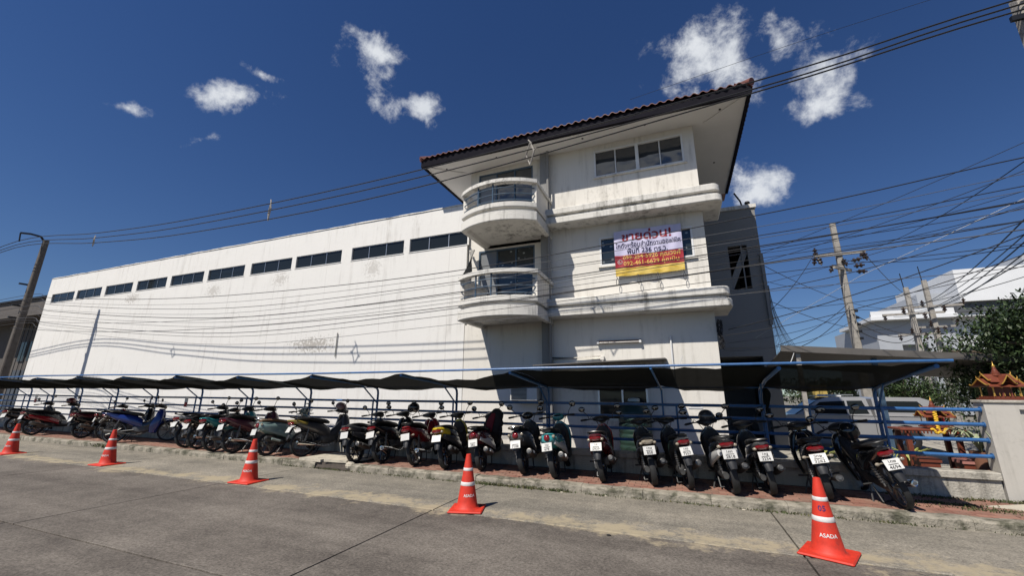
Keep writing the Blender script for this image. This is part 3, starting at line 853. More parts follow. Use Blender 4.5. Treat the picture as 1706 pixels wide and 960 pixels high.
# dark panes with a pattern of small pale dots
def dotted():
    m = glass('dotted_glass', (.02, .028, .032), .12, .03); t = m.node_tree; b = t.nodes['Principled BSDF']
    g = t.nodes.new('ShaderNodeNewGeometry')
    mp = t.nodes.new('ShaderNodeMapping'); mp.inputs['Scale'].default_value = (4.2, 0, 6.5); t.links.new(g.outputs['Position'], mp.inputs[0])
    vo = t.nodes.new('ShaderNodeTexVoronoi'); vo.inputs['Scale'].default_value = 1.0; vo.inputs['Randomness'].default_value = .55
    t.links.new(mp.outputs[0], vo.inputs['Vector'])
    mr = t.nodes.new('ShaderNodeMapRange'); mr.inputs['From Min'].default_value = .15; mr.inputs['From Max'].default_value = .22
    mr.inputs['To Min'].default_value = 1; mr.inputs['To Max'].default_value = 0
    t.links.new(vo.outputs['Distance'], mr.inputs['Value'])
    x = t.nodes.new('ShaderNodeMix'); x.data_type = 'RGBA'; x.inputs['A'].default_value = (.022, .03, .034, 1); x.inputs['B'].default_value = (.30, .33, .34, 1)
    t.links.new(mr.outputs[0], x.inputs['Factor']); t.links.new(x.outputs['Result'], b.inputs['Base Color'])
    return m
DOTS = dotted()
window4(W2, 'second', 4, WFRAME, DOTS)
# ground-floor window behind the tank
w = empty('window', (WG[0] + OX, .05, WG[2]), parent=ob)
q = MB(); Wd, Ht = WG[1] - WG[0], WG[3] - WG[2]
q.box(0, Wd, -.06, .06, 0, .05); q.box(0, Wd, -.06, .06, Ht - .05, Ht); q.box(0, .05, -.058, .058, .05, Ht - .05); q.box(Wd - .05, Wd, -.058, .058, .05, Ht - .05); q.box(Wd * .5 - .025, Wd * .5 + .025, -.05, .05, .05, Ht - .05)
q.build('frame', ALU, w, smooth=False)
for k in range(2):
    q = MB(); q.box(.04 + k * Wd / 2, Wd / 2 - .03 + k * Wd / 2, 0, .008, .04, Ht - .04); q.build('pane', GLASS, w, smooth=False)
# awning slab above it
q = MB(); q.add([(-3.5 + OX, -1.80, 2.35), (-.26 + OX, -1.80, 2.45), (-.26 + OX, -.004, 2.56), (-3.5 + OX, -.004, 2.46), (-3.5 + OX, -1.80, 2.38), (-.26 + OX, -1.80, 2.48), (-.26 + OX, -.004, 2.59), (-3.5 + OX, -.004, 2.49)],
      [(0, 3, 2, 1), (4, 5, 6, 7), (0, 1, 5, 4), (1, 2, 6, 5), (2, 3, 7, 6), (3, 0, 4, 7)]); q.build('awning', ROOFM, ob, smooth=False)

# sliding balcony doors
def door(h, dots):
    w = empty('balcony_door', (h[0] + OX, .16, h[2]), parent=ob); Wd, Ht = h[1] - h[0], h[3] - h[2]; f = .05
    q = MB(); q.box(0, Wd, -.05, .06, Ht - f, Ht); q.box(0, f, -.048, .058, 0, Ht - f); q.box(Wd - f, Wd, -.048, .058, 0, Ht - f)
    for k in (.335, .67): q.box(Wd * k - .025, Wd * k + .025, -.035, .05, 0, Ht - f)
    q.build('frame', BLUE_T, w, smooth=False)
    for k, (a, b) in enumerate(((0, .335), (.335, .67), (.67, 1))):
        q = MB(); q.box(Wd * a + .03, Wd * b - .03, 0, .008, 0, Ht - f + .01)
        q.build('pane', mat('frosted_pane', (.20, .21, .22), .35, var=.15, scale=2) if k == 0 else (DOTS if dots else GLASSR), w, smooth=False)
    q = MB(); pts = []
    for k in range(31):
        u = k / 30; pts.append((Wd * (.6 + .38 * u), .16 + .03 * math.sin(u * 40)))
    vs = [(x, y, .02) for x, y in pts] + [(x, y, Ht - .1) for x, y in pts]
    q.add(vs, [(i, i + 1, i + 32, i + 31) for i in range(30)]); q.build('curtain', CURT, w)
door(D3, False); door(D2, True)

# curved balconies
def balcony(zb, zr, tagname):
    bal = empty('balcony', (0, 0, 0), parent=ob)
    bx0, bx1, ys, ya = -5.90 + OX, -3.42 + OX, 10.42 - FY, 9.97 - FY
    cx, hw = (bx0 + bx1) / 2, (bx1 - bx0) / 2
    rad = (hw * hw + (ys - ya) ** 2) / (2 * (ys - ya))
    def arc(off, nseg=18):
        p = []
        h = hw - off; rr = rad - off
        for k in range(nseg + 1):
            x = -h + 2 * h * k / nseg
            y = ya + off + rad - off - math.sqrt(max(rr * rr - x * x, 0))
            p.append((cx + x, y))
        return p
    def plan(off): return [(bx0 + off, -.003 + (.1 if 1 else 0))] + arc(off) + [(bx1 - off, -.003 + (.1 if 1 else 0))]
    def slabp(levels, name, m):
        q = MB(); q.rings([[(x, y, z) for x, y in plan(o)] for o, z in levels]); return q.build(name, m, bal, angle=24)
    slabp([(.24, zb + .10), (.15, zb + .01), (.02, zb), (.0, zb + .02), (-.0, zb + .29), (.02, zb + .30)], 'floor_slab', LEDGE)
    slabp([(.09, zb + .301), (.09, zb + .40)], 'groove', CREAM)
    slabp([(.02, zb + .401), (.0, zb + .43), (.0, zb + .56), (.03, zb + .58)], 'parapet', LEDGE)
    # side walls of the parapet, corner posts, top rail
    def ringband(o0, o1, z0_, z1_, name, m):
        q = MB(); A, B = plan(o0), plan(o1); n = len(A)
        rg = [[(A[i][0], A[i][1], z0_), (A[i][0], A[i][1], z1_), (B[i][0], B[i][1], z1_), (B[i][0], B[i][1], z0_)] for i in range(n)]
        q.rings(rg); return q.build(name, m, bal, angle=24)
    ringband(-.02, .17, zr - .11, zr, 'top_rail', LEDGE)
    for sx in (0, 1):
        xa, xb = (bx0 + .02, bx0 + .16) if sx == 0 else (bx1 - .16, bx1 - .02)
        q = MB(); q.box(xa, xb, ys + .06, ys + .36, zb + .57, zr - .1); q.build('corner_post', CREAM, bal, smooth=False)
        q = MB(); q.box(xa + .02, xb - .02, ys + .37, .095, zb + .57, zr - .1); q.build('side_wall', CREAM, bal, smooth=False)
    for k in range(3):
        z = zb + .66 + k * (zr - zb - .80) / 2.6
        a = arc(.08, 20)
        q = MB(); q.tube([(x, y, z) for x, y in a], .018, 6); q.build('rail', BLUE_T, bal)
    for u in (5, 9):
        x, y = arc(.08, 18)[u]
        q = MB(); q.tube([(x, y, zb + .55), (x, y, zr - .09)], .026, 8); q.build('baluster', BLUE_T, bal)
balcony(3.70, 5.04, 'second'); balcony(6.50, 7.82, 'third')
# things on the building: torn net, lamp, pipe, air conditioner, notice
q = MB(); n = 10; vs = []
for i in range(n + 1):
    for j in range(7):
        u, v = i / n, j / 6
        top = V(-6.42 + .3 * v, 11.96 - .1 * v, 6.45); bot = V(-6.02 + .12 * v, 11.4 - .95 * v, 5.06)
        p = top.lerp(bot, u); p.x += .16 * u * (1 - u) * 2 + .04 * math.sin(v * 11 + u * 3); p.y += .05 * math.sin(v * 9) - .25 * u * (1 - u)
        vs.append(p)
fs = [(i * 7 + j, i * 7 + j + 1, i * 7 + 8 + j, i * 7 + 7 + j) for i in range(n) for j in range(6)]
q.add(vs, fs)
NETG = mat('grey_netting', (.22, .215, .20), .9, var=.35, scale=30)
tag(q.build('netting', NETG), 'grimy grey net draped from the wall to the left side of the lower balcony', 'netting')
lamp = tag(empty('tube_lamp', (-1.5, 11.97, 3.1)), 'long fluorescent tube batten on the wall below the lower ledge', 'lamp')
q = MB(); q.box(-.62, .62, -.05, .028, -.035, .045, .01); q.build('housing', mat('rusty_batten', (.13, .085, .065), .6, var=.3, scale=15), lamp, smooth=False)
q = MB(); q.tube([(-.60, -.075, -.02), (.60, -.075, -.02)], .018, 8); q.build('tube', mat('tube_glass', (.4, .37, .35), .2), lamp)
for s in (-1, 1):
    q = MB(); q.box(.585 * s - .03, .585 * s + .03, -.1, -.051, -.045, .02); q.build('holder', WFRAME, lamp, smooth=False)
pp = tag(empty('conduit', (-2.8, 11.93, 2.66)), 'horizontal white pipe with bent ends on the wall left of the tube lamp', 'pipe')
q = MB(); q.tube([(-.82, 0, -.35), (-.82, 0, -.02), (-.78, 0, .02), (.78, 0, .02), (.82, 0, -.02), (.82, 0, -.35)], .038, 8); q.build('pipe', CREAM, pp)
q = MB(); q.box(.76, .87, -.05, .06, -.07, .05, .01); q.box(-.87, -.77, -.05, .06, -.07, .05, .01); q.build('elbow', CREAM, pp, smooth=False)
q = MB(); q.tube([(-.12, 11.97, 1.9), (-.12, 11.97, 3.2)], .025, 8); tag(q.build('wall_pipe', WFRAME), 'thin white vertical pipe to the right of the tube lamp', 'pipe')
ac = tag(empty('air_conditioner', (-4.25, 11.75, 1.45)), 'white window air conditioner on brackets under the left balcony', 'air conditioner')
q = MB(); q.box(-.42, .42, -.20, .25, 0, .40, .015); q.build('casing', mat('ac_white', (.62, .61, .57), .5, var=.1), ac, smooth=False)
for k in range(9):
    q = MB(); q.box(-.38, .10, -.222, -.2, .05 + k * .036, .065 + k * .036); q.build('slat', DARKM, ac, smooth=False)
for s in (-.36, .33):
    q = MB(); q.box(s, s + .03, -.18, .25, -.06, -.002); q.build('bracket', DARKM, ac, smooth=False)
tk = tag(empty('water_tank', (-1.16, 11.55, -.06)), 'ribbed green plastic water tank, darkened as in shade, standing under the window', 'water tank')
q = MB(); pr = [(.02, 0), (.40, 0)]
for k in range(9):
    z = .08 + k * .135; pr += [(.40, z), (.415, z + .03), (.415, z + .08), (.40, z + .11)]
pr += [(.34, 1.40), (.24, 1.50), (.14, 1.53), (.02, 1.53)]
q.lathe(pr, (0, 0, 0), n=32); q.build('shell', TGREEN, tk)
q = MB(); q.lathe([(.02, 1.53), (.15, 1.53), (.15, 1.60), (.1, 1.62), (.02, 1.62)], (0, 0, 0), n=20); q.build('lid', mat('tank_lid', (.42, .46, .43), .5), tk)
nb = tag(empty('wall_notice', (.33, 11.985, 1.36)), 'small white notice plate with a thin frame on the sunlit ground-floor wall', 'sign')
q = MB(); q.box(-.17, .17, 0, .012, -.055, .055); q.build('plate', WFRAME, nb, smooth=False)
q = MB(); q.box(-.12, .12, -.003, 0, -.012, .012); q.build('print', mat('print_grey', (.25, .25, .27), .6), nb, smooth=False)

# sale banner
bn = tag(empty('sale_banner', (-.52, 11.85, 5.70)), 'white, red and gold vinyl sale banner hung over the second-floor window', 'banner')
BW, BH = 1.88, 1.40
def ripple(x, z): return .018 * math.sin(x * 7 + z * 2.2) + .012 * math.sin(x * 15 - z * 5) - .02 * z
def sheet(name, z0, z1, m, y=0.0, x0=-BW / 2, x1=BW / 2):
    q = MB(); nx, nz = 40, 10; vs = []
    for i in range(nx + 1):
        for j in range(nz + 1):
            x = x0 + (x1 - x0) * i / nx; z = z0 + (z1 - z0) * j / nz; vs.append((x, y + ripple(x, z), z))
    q.add(vs, [(i * (nz + 1) + j, (i + 1) * (nz + 1) + j, (i + 1) * (nz + 1) + j + 1, i * (nz + 1) + j + 1) for i in range(nx) for j in range(nz)])
    return q.build(name, m, bn)
sheet('white_field', -.07, BH / 2, mat('vinyl_white_shaded', (.56, .53, .70), .4, var=.04)); sheet('red_field', -.46, -.07, mat('vinyl_red', (.36, .022, .03), .4, var=.06)); sheet('gold_field', -BH / 2, -.46, mat('vinyl_gold', (.60, .40, .05), .4, var=.25, scale=3, col2=(.7, .52, .14), mix=(.4, .6), stretch=(2, 1, 8)))  # lilac of the white field puts the ledge's shade into its colour
def lettering(txt, size, x, z, m, width=None, bold=0.0, par=bn, y=-.006, name='lettering', follow=True):
    me = text_mesh(txt, size, bold); xs = [v.co.x for v in me.vertices]; ys = [v.co.y for v in me.vertices]
    if not xs: return None
    cx, cy = (min(xs) + max(xs)) / 2, 0; k = (width / (max(xs) - min(xs))) if width else 1
    for v in me.vertices:
        X, Z = x + (v.co.x - cx) * k, z + v.co.y
        v.co = (X, y + (ripple(X, Z) if follow else 0), Z)
    me.materials.clear(); o = link(name, me, m, par); return o
BRED = mat('banner_red', (.28, .012, .02), .5); BNAVY = mat('banner_navy', (.012, .010, .055), .5); BGOLD = mat('banner_gold', (.75, .45, .10), .5)
lettering('ขายด่วน!', .36, -.02, .47, BRED, 1.38, .008)
lettering('โกดังพร้อมสำนักงานออฟฟิศ', .20, .0, .215, BNAVY, 1.80, .003)
lettering('พื้นที่ 236 ตร.ว.', .21, -.02, .02, BNAVY, 1.12, .004)
lettering('099-254-5926 คุณวงศ์', .18, .08, -.155, BGOLD, 1.58, .002)
lettering('092-461-6629 คุณมิน', .18, .06, -.335, BGOLD, 1.52, .002)
q = MB(); rg = []
for k in range(17):
    a = 2 * math.pi * k / 16; rg.append((-.80 + .062 * math.cos(a), -.008 + ripple(-.8, -.27), -.27 + .062 * math.sin(a)))
q.tube(rg, .006, 5, cap=False)
q.tube([(-.825, -.01 + ripple(-.8, -.27), -.245), (-.82, -.01 + ripple(-.8, -.27), -.275), (-.79, -.01 + ripple(-.8, -.27), -.30), (-.77, -.01 + ripple(-.8, -.27), -.298)], [.014, .008, .008, .014], 6)
q.build('phone_symbol', WINK, bn)
for k, xx in enumerate((-.92, -.32, .22, .90)):
    q = MB(); zz = -BH / 2; pts = [(xx, ripple(xx, zz), zz + .02), (xx + .01, 0, zz - .04)]
    for i in range(9):
        a = math.pi / 2 + 2 * math.pi * i / 8; pts.append((xx + .015 + .035 * math.cos(a), .01, zz - .17 + .11 * math.sin(a)))
    q.tube(pts, .010, 5); q.build('tie_rope', WIREG, bn)

# stair tower set back at the right of the office
TY = 16.3
tw = tag(empty('stair_tower', (2, TY, 0)), 'tall shaded grey stair tower with an open window, set back behind the office building', 'building')
q = MB(); tx0, tx1 = -.97, 1.14
def tb(x0, x1, z0, z1): q.box(x0, x1, 0, .25, z0, z1)
oz0, oz1, ox0, ox1 = 5.35, 7.0, .10, .72
tb(tx0, tx1, 2.95, oz0); tb(tx0, ox0, oz0, oz1); tb(ox1, tx1, oz0, oz1); tb(tx0, tx1, oz1, 8.42); tb(.73, tx1, -.15, 2.95)
q.box(tx1 - .25, tx1, .25, 4, -.15, 8.42); q.box(tx0, tx0 + .2, .25, 4, -.15, 8.42); q.box(tx0, tx1, 3.8, 4, -.15, 8.42); q.box(tx0 + .2, tx1 - .25, .25, 3.8, 2.95, 3.1); q.box(tx0, tx1 - .25, .25, 4, 8.2, 8.3)
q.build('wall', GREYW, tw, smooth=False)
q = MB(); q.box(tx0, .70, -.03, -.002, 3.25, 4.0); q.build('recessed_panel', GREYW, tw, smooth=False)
q = MB(); q.box(tx0, tx1 + .06, -.06, .3, 8.421, 8.56); q.build('coping', LEDGE, tw, smooth=False)
q = MB(); q.obox((.35, .12, 6.1), (.35, 0, .8), (0, 1, 0), (-.8, 0, .35), .8, .03, .10); q.box(.52, .56, .05, .1, oz0, oz1); q.build('stair_stringer', GREYW, tw, smooth=False)
q = MB(); q.box(tx1 - .07, tx1 + .03, -.10, -.02, 4.0, 6.6); q.build('downpipe', GREYW, tw, smooth=False)
q = MB(); q.ell((.95, .05, 8.66), .10, .08, .07, 9, 6); q.tube([(.78, .1, 8.55), (.72, .0, 8.75), (.55, -.02, 9.1)], .03, 6); q.build('vent_pipe', DARKM, tw)
q = MB()                                                # strands of net hanging off the tower corner
for k in range(14):
    v = k / 13; pts = []
    for i in range(8):
        u = i / 7; pts.append((tx1 + .015 + .05 * v + .62 * v * u ** 2.2 + .01 * math.sin(k * 5 + i), -.05 - .2 * v * u, 5.4 - u * 2.5))
    q.tube(pts, .006, 4)
    if k % 2: q.tube([(tx1 + .04 + .05 * u, -.06, 5.0 - .15 * k + .02 * math.sin(u * 9)) for u in (0, .5, 1, 1.5)], .004, 4)
q.build('hanging_net', NETG, tw)['kind'] = 'stuff'

# ------------------------------------------------------------------ blue railing and shade canopy
PX = [-26.17, -24.28] + [-22.18, -19.72, -17.29, -14.87, -12.46, -10.03, -7.62, -5.19, -2.80, -.36, 1.42, 3.18]
sh = tag(empty('parking_shelter', (-12, 9.22, .5)), 'long blue pipe railing with curved posts carrying a sagging black shade net over the motorcycles', 'shelter')
OXs, OYs, OZs = 12, -9.22, -.5
def S(p): return (p[0] + OXs, p[1] + OYs, p[2] + OZs)
RAILZ = (1.45, 1.215, .975, .745)
BEAM_Y, BEAM_Z = 7.0, 2.085
def beam_z(x): return BEAM_Z + .03 * math.sin((x + 3) * .32) + (.0 if x < -2 else -.015)
for z in RAILZ:
    q = MB(); q.tube([S((-28.6 + i * 3.3, 9.20 + .006 * math.sin(i * 2.1 + z * 5), z + .008 * math.sin(i * 1.7 + z * 9))) for i in range(11)] + [S((4.49, 9.2, z))], .029, 8); q.build('rail', BLUE, sh)
    q = MB(); q.lathe([(.045, 0), (.045, .012)], S((4.462, 9.2, z)), 'x', 12); q.build('flange', BLUE, sh)
q = MB(); q.tube([S((x, BEAM_Y, beam_z(x))) for x in [-28.6 + i * 1.65 for i in range(20)] + [3.27]], .019, 8); q.build('front_beam', BLUE, sh)
q = MB(); q.tube([S((x, 9.22, 1.79 + .012 * math.sin(x))) for x in [-28.6 + i * 3.2 for i in range(10)] + [3.2]], .016, 6); q.build('rear_beam', BLUE, sh)
for i, x in enumerate(PX):
    thin = i == 11
    q = MB(); xf = x - .06
    if not thin:
        q.tube([S(p) for p in ((x, 9.30, .42), (x, 9.30, 1.0), (x, 9.30, 1.64), (x, 9.28, 1.72), (x, 9.22, 1.775), (x, 9.10, 1.80), (xf, 8.2, 1.905), (xf, BEAM_Y + .05, beam_z(x) - .065))], .029, 8)
        q.build('post', BLUE, sh)
        q = MB(); q.tube([S((x, 9.295, 1.38)), S((xf, 8.72, 1.84))], .018, 6); q.build('brace', BLUE, sh)
        q = MB(); q.tube([S((x, 9.13, .42)), S((x, 9.13, 1.46))], .022, 8); q.build('front_leg', BLUE, sh)
        q = MB(); q.obox(S((x, 9.215, 1.215)), (1, 0, 0), (0, 1, 0), (0, 0, 1), .016, .08, .016); q.build('spacer', BLUE, sh)
    else:
        q.tube([S(p) for p in ((x, 9.22, .42), (x, 9.22, 1.3), (x, 9.22, 1.74), (x - .02, 9.0, 1.81), (x - .05, BEAM_Y, beam_z(x) - .03))], .02, 8); q.build('post', BLUE, sh)
for x in (-.1, 2.15): 
    q = MB(); q.tube([S((x, 9.2, .74)), S((x, 9.2, 1.45))], .022, 8); q.build('mid_post', BLUE, sh)
# cloth bays
bays = list(zip([-28.4] + PX[:-1], PX)) ; bays[-1] = (1.42, 3.26)
for bi, (a, b) in enumerate(bays):
    right = a > -3.5; nx, ny = 12, 8; vs = []
    sag = (.13 if not right else .02) * random.uniform(.8, 1.2); back = random.uniform(.0, .07)
    split = None
    for i in range(nx + 1):
        u = i / nx; x = a + (b - a) * u
        for j in range(ny + 1):
            v = j / ny                                   # 0 at the front beam
            y = BEAM_Y + .03 + (9.24 - BEAM_Y) * v + (.0 if right else .10 * (1 - v) * 4 * u * (1 - u))
            z = (beam_z(x) - (.025 if right else .028)) * (1 - v) + 1.815 * v + .02 * math.sin(math.pi * v)
            z -= sag * 4 * u * (1 - u) * (1 - v) ** .8 + .13 * math.sin(math.pi * v) * 4 * u * (1 - u)
            if v > .5: z -= (.09 if right else .02 + back) * 4 * u * (1 - u) * (v - .5) * 2
            z += .012 * math.sin(x * 9 + v * 4) + .008 * math.sin(x * 23 - v * 9)
            vs.append(S((x, y, z)))
    q = MB(); fs = []
    for i in range(nx):
        for j in range(ny):
            if bi == 8 and i in (5,) and j < 7: continue   # torn seam
            fs.append((i * (ny + 1) + j, (i + 1) * (ny + 1) + j, (i + 1) * (ny + 1) + j + 1, i * (ny + 1) + j + 1))
    q.add(vs, fs); q.build('shade_cloth', NET, sh)
# rag and ties hanging from the arms
q = MB(); q.loft([(0, 0, 0, .02, .02, 2), (-.1, .02, .01, .05, .03, 2), (-.26, .0, .03, .035, .02, 2), (-.40, -.02, .01, .008, .01, 2)], 'xy', 10, 3)
o = q.build('hanging_rag', NET); o.location = (1.46, 8.9, 1.78); tag(o, 'dark torn rag hanging from the canopy arm near the pickup', 'rag')
for x in (1.5, .02):
    q = MB(); q.tube([S((x, 7.0, 2.10)), S((x + .03, 7.0, 2.16)), S((x + .06, 6.98, 2.24))], .005, 5); q.build('wire_tie', WIREW, sh)
# small plates on the railing
def plate(x, y, z, w, h, m, m2, lab, hh=.45):
    e = tag(empty('rail_sign', (x, y, z)), lab, 'sign')
    q = MB(); q.box(-w / 2, w / 2, 0, .008, -h / 2, h / 2); q.build('plate', m, e, smooth=False)
    q = MB(); q.box(-w / 2 + .01, w / 2 - .01, -.004, -.001, -h / 2 + .01, -h / 2 + h * hh); q.build('print', m2, e, smooth=False)
SIGNR = mat('sign_red', (.36, .03, .03), .5); SIGNB = mat('sign_blue', (.03, .08, .30), .5)
plate(-15.3, 9.10, 1.32, .16, .34, WFRAME, SIGNR, 'red and white sign on the railing right of the blue scooter')
plate(-25.1, 9.10, 1.33, .2, .34, WFRAME, SIGNR, 'red and white sign on the railing at the far left end')
plate(-12.35, 9.08, 1.05, .15, .3, WFRAME, SIGNB, 'blue and white sign on the railing above the teal motorcycle', .8)

# ------------------------------------------------------------------ traffic cones
def cone_builder(num, word):
    H, RB, RT = .76, .155, .035
    def rad(z): return RB + (RT - RB) * ((z - .03) / (H - .03))
    base = MB(); base.box(-.245, .245, -.245, .245, 0, .028, .012)
    bm_ = base.mesh('base')
    body = MB(); pr = [(.19, .026), (.175, .034), (rad(.05), .055)] + [(rad(.05 + k * .09), .05 + k * .09) for k in range(1, 8)] + [(RT, H), (.026, H + .005), (.022, H - .08)]
    body.lathe(pr, (0, 0, 0), n=36, cap=False)
    b1 = MB(); b2 = MB()
    for m, z0, z1 in ((b1, .335, .385), (b2, .535, .575)):
        m.lathe([(rad(z0) + .001, z0), (rad(z0) + .003, z0 + .003), (rad(z1) + .003, z1 - .003), (rad(z1) + .001, z1)], (0, 0, 0), n=36, cap=False)
    meshes = [('base', bm_, ORANGE), ('body', body.mesh('body'), ORANGE), ('band', b1.mesh('band'), BAND), ('band', b2.mesh('band'), BAND)]
    for _, me, _m in meshes[1:]: me.shade_smooth()
    meshes[1][1].set_sharp_from_angle(angle=R(40))
    def wrap(txt, size, zc, ang, m, bold):
        me = text_mesh(txt, size, bold)
        bm = bmesh.new(); bm.from_mesh(me); bmesh.ops.subdivide_edges(bm, edges=[e for e in bm.edges if e.calc_length() > .02], cuts=2); bm.to_mesh(me); bm.free()
        for v in me.vertices:
            z = zc + v.co.y; rr = rad(z) + .0035; a = -math.pi / 2 + ang + v.co.x / rr
            v.co = (rr * math.cos(a), rr * math.sin(a), z)
        me.materials.clear(); return ('lettering', me, m)
    if num: meshes.append(wrap(num, .075, .465, .22, NAVY, .001))
    if word: meshes.append(wrap(word, .052, .21, .38, WINK, .0008))
    return meshes
CM = cone_builder('05', 'ASADA')
CMP = cone_builder(None, 'ASADA')
for i, (x, y, rz, ti, lab) in enumerate([(1.33, 5.87, -.42, (.01, -.0), 'nearest orange traffic cone, numbered 05 and lettered ASADA'), (-3.05, 5.90, .30, (0, .0), 'orange traffic cone on the transverse joint, in front of the maroon and white scooter'),
        (-7.74, 5.97, .1, (0, .01), 'middle one of the five traffic cones, in front of the mint scooter'), (-12.46, 5.99, .05, (0, .0), 'orange traffic cone standing in front of the blue scooter'),
        (-16.87, 5.92, .0, (.0, .02), 'orange traffic cone farthest away, at the left edge of the photo')]):
    c = tag(empty('traffic_cone', (x, y, 0), (ti[0], ti[1], rz)), lab, 'traffic cone', 'traffic cones along the road joint')
    for nm, me, m in (CM if i == 0 else CMP): link(nm, me, m, c)

# ------------------------------------------------------------------ utility poles and cables
DPOLE = mat('dark_pole', (.105, .09, .078), .9, var=.3, scale=5, bump=.4, bscale=30)
def pole(x, y, h, wb, wt, label, cat='utility pole', mcol=None):
    e = tag(empty('utility_pole', (x, y, -.1)), label, cat, 'concrete utility poles')
    q = MB(); rg = []
    for z, w in ((0, wb), (h * .5, (wb + wt) / 2), (h, wt)):
        c = w * .12; rg.append([(-w / 2 + c, -w / 2, z), (w / 2 - c, -w / 2, z), (w / 2, -w / 2 + c, z), (w / 2, w / 2 - c, z), (w / 2 - c, w / 2, z), (-w / 2 + c, w / 2, z), (-w / 2, w / 2 - c, z), (-w / 2, -w / 2 + c, z)])
    q.rings(rg); q.build('shaft', mcol or CONC, e, smooth=False)
    return e
def insul(q, c, d, s=1.0):
    c = Vector(c); d = Vector(d).normalized()
    pts = [c + d * (t * s) for t in (0, .03, .04, .07, .08, .11, .12, .15, .16, .2)]
    q.tube(pts, [r * s for r in (.02, .02, .055, .055, .025, .025, .05, .05, .02, .02)], 8)
p0 = pole(-30.25, 9.6, 9.35, .34, .2, 'leaning concrete utility pole at the left end of the warehouse', mcol=DPOLE); p0.rotation_euler = (0, R(1.2), 0)
q = MB(); q.tube([(0, 0, 9.2), (-.1, -.2, 9.5), (-.15, -.55, 9.52), (-.15, -.9, 9.45)], .05, 8); q.build('bracket_arm', DARKM, p0)
q = MB(); q.tube([(-.15, -.9, 9.45), (-.12, -.86, 9.0)], .03, 6); q.build('hanger', DARKM, p0)
for z in (6.9, 5.8, 5.2):
    q = MB(); q.box(-.2, -.13, -.4, .1, z, z + .08); q.build('wire_bracket', DARKM, p0, smooth=False)
for k in range(12):
    q = MB(); q.box(-.16, -.11, -.03, .03, 6.0 + k * .26, 6.08 + k * .26); q.build('climbing_step', CONC, p0, smooth=False)
pR = pole(6.42, 8.95, 8.85, .36, .22, 'near concrete utility pole cut off by the top right corner')
q = MB(); q.box(-.30, .3, -.16, -.1, 8.3, 8.4); q.build('bracket_arm', DARKM, pR, smooth=False)
p1 = pole(7.27, 22, 9.55, .34, .2, 'tall concrete utility pole with a double crossarm standing behind the carport')
q = MB(); q.obox((0, -.13, 8.0), (1, .1, .04), (0, 1, 0), (0, 0, 1), .98, .05, .06); q.build('crossarm', CONC, p1, smooth=False)
q = MB(); q.obox((0, -.13, 7.3), (.75, .9, .05), (-.9, .75, 0), (0, 0, 1), .75, .05, .06); q.build('crossarm', CONC, p1, smooth=False)
for (a, d) in (((-.9, -.13, 8.02), (0, 0, 1)), ((-.95, -.13, 7.95), (-.2, 0, -1)), ((-.82, -.15, 7.9), (.1, -.3, -1)), ((.75, -.13, 7.95), (.4, -.2, -.8)), ((.9, -.1, 7.98), (.2, .1, -1)), ((.35, -.2, 7.6), (1, -.1, .2)), ((.4, -.2, 7.35), (1, -.1, .05)), ((.45, -.2, 7.1), (1, -.1, -.1)), ((.05, -.2, 7.75), (.3, 0, -1)), ((-.35, -.2, 7.5), (-.4, 0, -1))):
    q = MB(); insul(q, a, d, 1.9); q.build('insulator', PORC, p1)
for k in range(5):
    q = MB(); q.box(.1, .22, -.2, -.1, 4.1 + k * .3, 4.2 + k * .3); q.build('wire_bracket', DARKM, p1, smooth=False)
for (x, y, h, lab) in ((16.15, 38, 9.55, 'distant slim concrete pole in front of the white building, nearer the tower'), (17.5, 38.5, 10.1, 'distant concrete pole with a transformer arm beside the tree')):
    p = pole(x, y, h, .42, .26, lab)
    for zz, w in ((h - 2.0, 1.9), (h - 3.5, 1.2)):
        q = MB(); q.obox((0, -.2, zz), (1, .15, .03), (-.15, 1, 0), (0, 0, 1), w, .06, .07); q.build('crossarm', CONC, p, smooth=False)
        for k in range(4):
            q = MB(); insul(q, (-w * .9 + w * 1.8 * k / 3, -.3, zz), (0, -.2, 1 if k % 2 else -1), 2.3); q.build('insulator', PORC, p)
    q = MB(); q.tube([(-.1, 0, h - .1), (-.15, 0, h + 1.1)], .03, 5); q.build('rod', DARKM, p)
def crspline(pts, per=6):
    out = []; pts = [Vector(p) for p in pts]; k = len(pts)
    for i in range(k - 1):
        a, b, c, d = pts[max(i - 1, 0)], pts[i], pts[i + 1], pts[min(i + 2, k - 1)]
        for s in range(per):
            t = s / per; out.append(.5 * (2 * b + (c - a) * t + (2 * a - 5 * b + 4 * c - d) * t * t + (-a + 3 * b - 3 * c + d) * t ** 3))
    out.append(pts[-1]); return out
def cable(pts, r, lab, m=WIRE, grp=None, spl=True, sag=None):
    q = MB()
    if sag is not None:
        a, b = Vector(pts[0]), Vector(pts[1]); pts = [a.lerp(b, i / 20) - V(0, 0, sag * 4 * (i / 20) * (1 - i / 20)) for i in range(21)]
    elif spl: pts = crspline(pts)
    q.tube(pts, r, 5); return tag(q.build('cable', m), lab, 'cable', grp)
TH = 'thick spaced power cables'
names = ('topmost', 'middle', 'lowest')
for k, (zl, z1, zm, z2, zr, z9) in enumerate(((8.95, 7.97, 7.86, 8.2, 8.62, 9.1), (8.75, 7.71, 7.62, 8.02, 8.50, 8.9), (8.60, 7.40, 7.30, 7.93, 8.38, 8.8))):
    cable([(-52, 8.9, zl - .4), (-40, 8.85, zl - .75), (-30.4, 8.75, zl), (-23, 8.8, (zl + z1) / 2 - .12), (-16.5, 8.8, z1), (-7.2, 8.8, zm), (2.06, 8.8, z2), (6.3, 8.8, zr), (14, 8.8, z9)], .017, f'{names[k]} of the three thick black power cables crossing the sky', grp=TH)
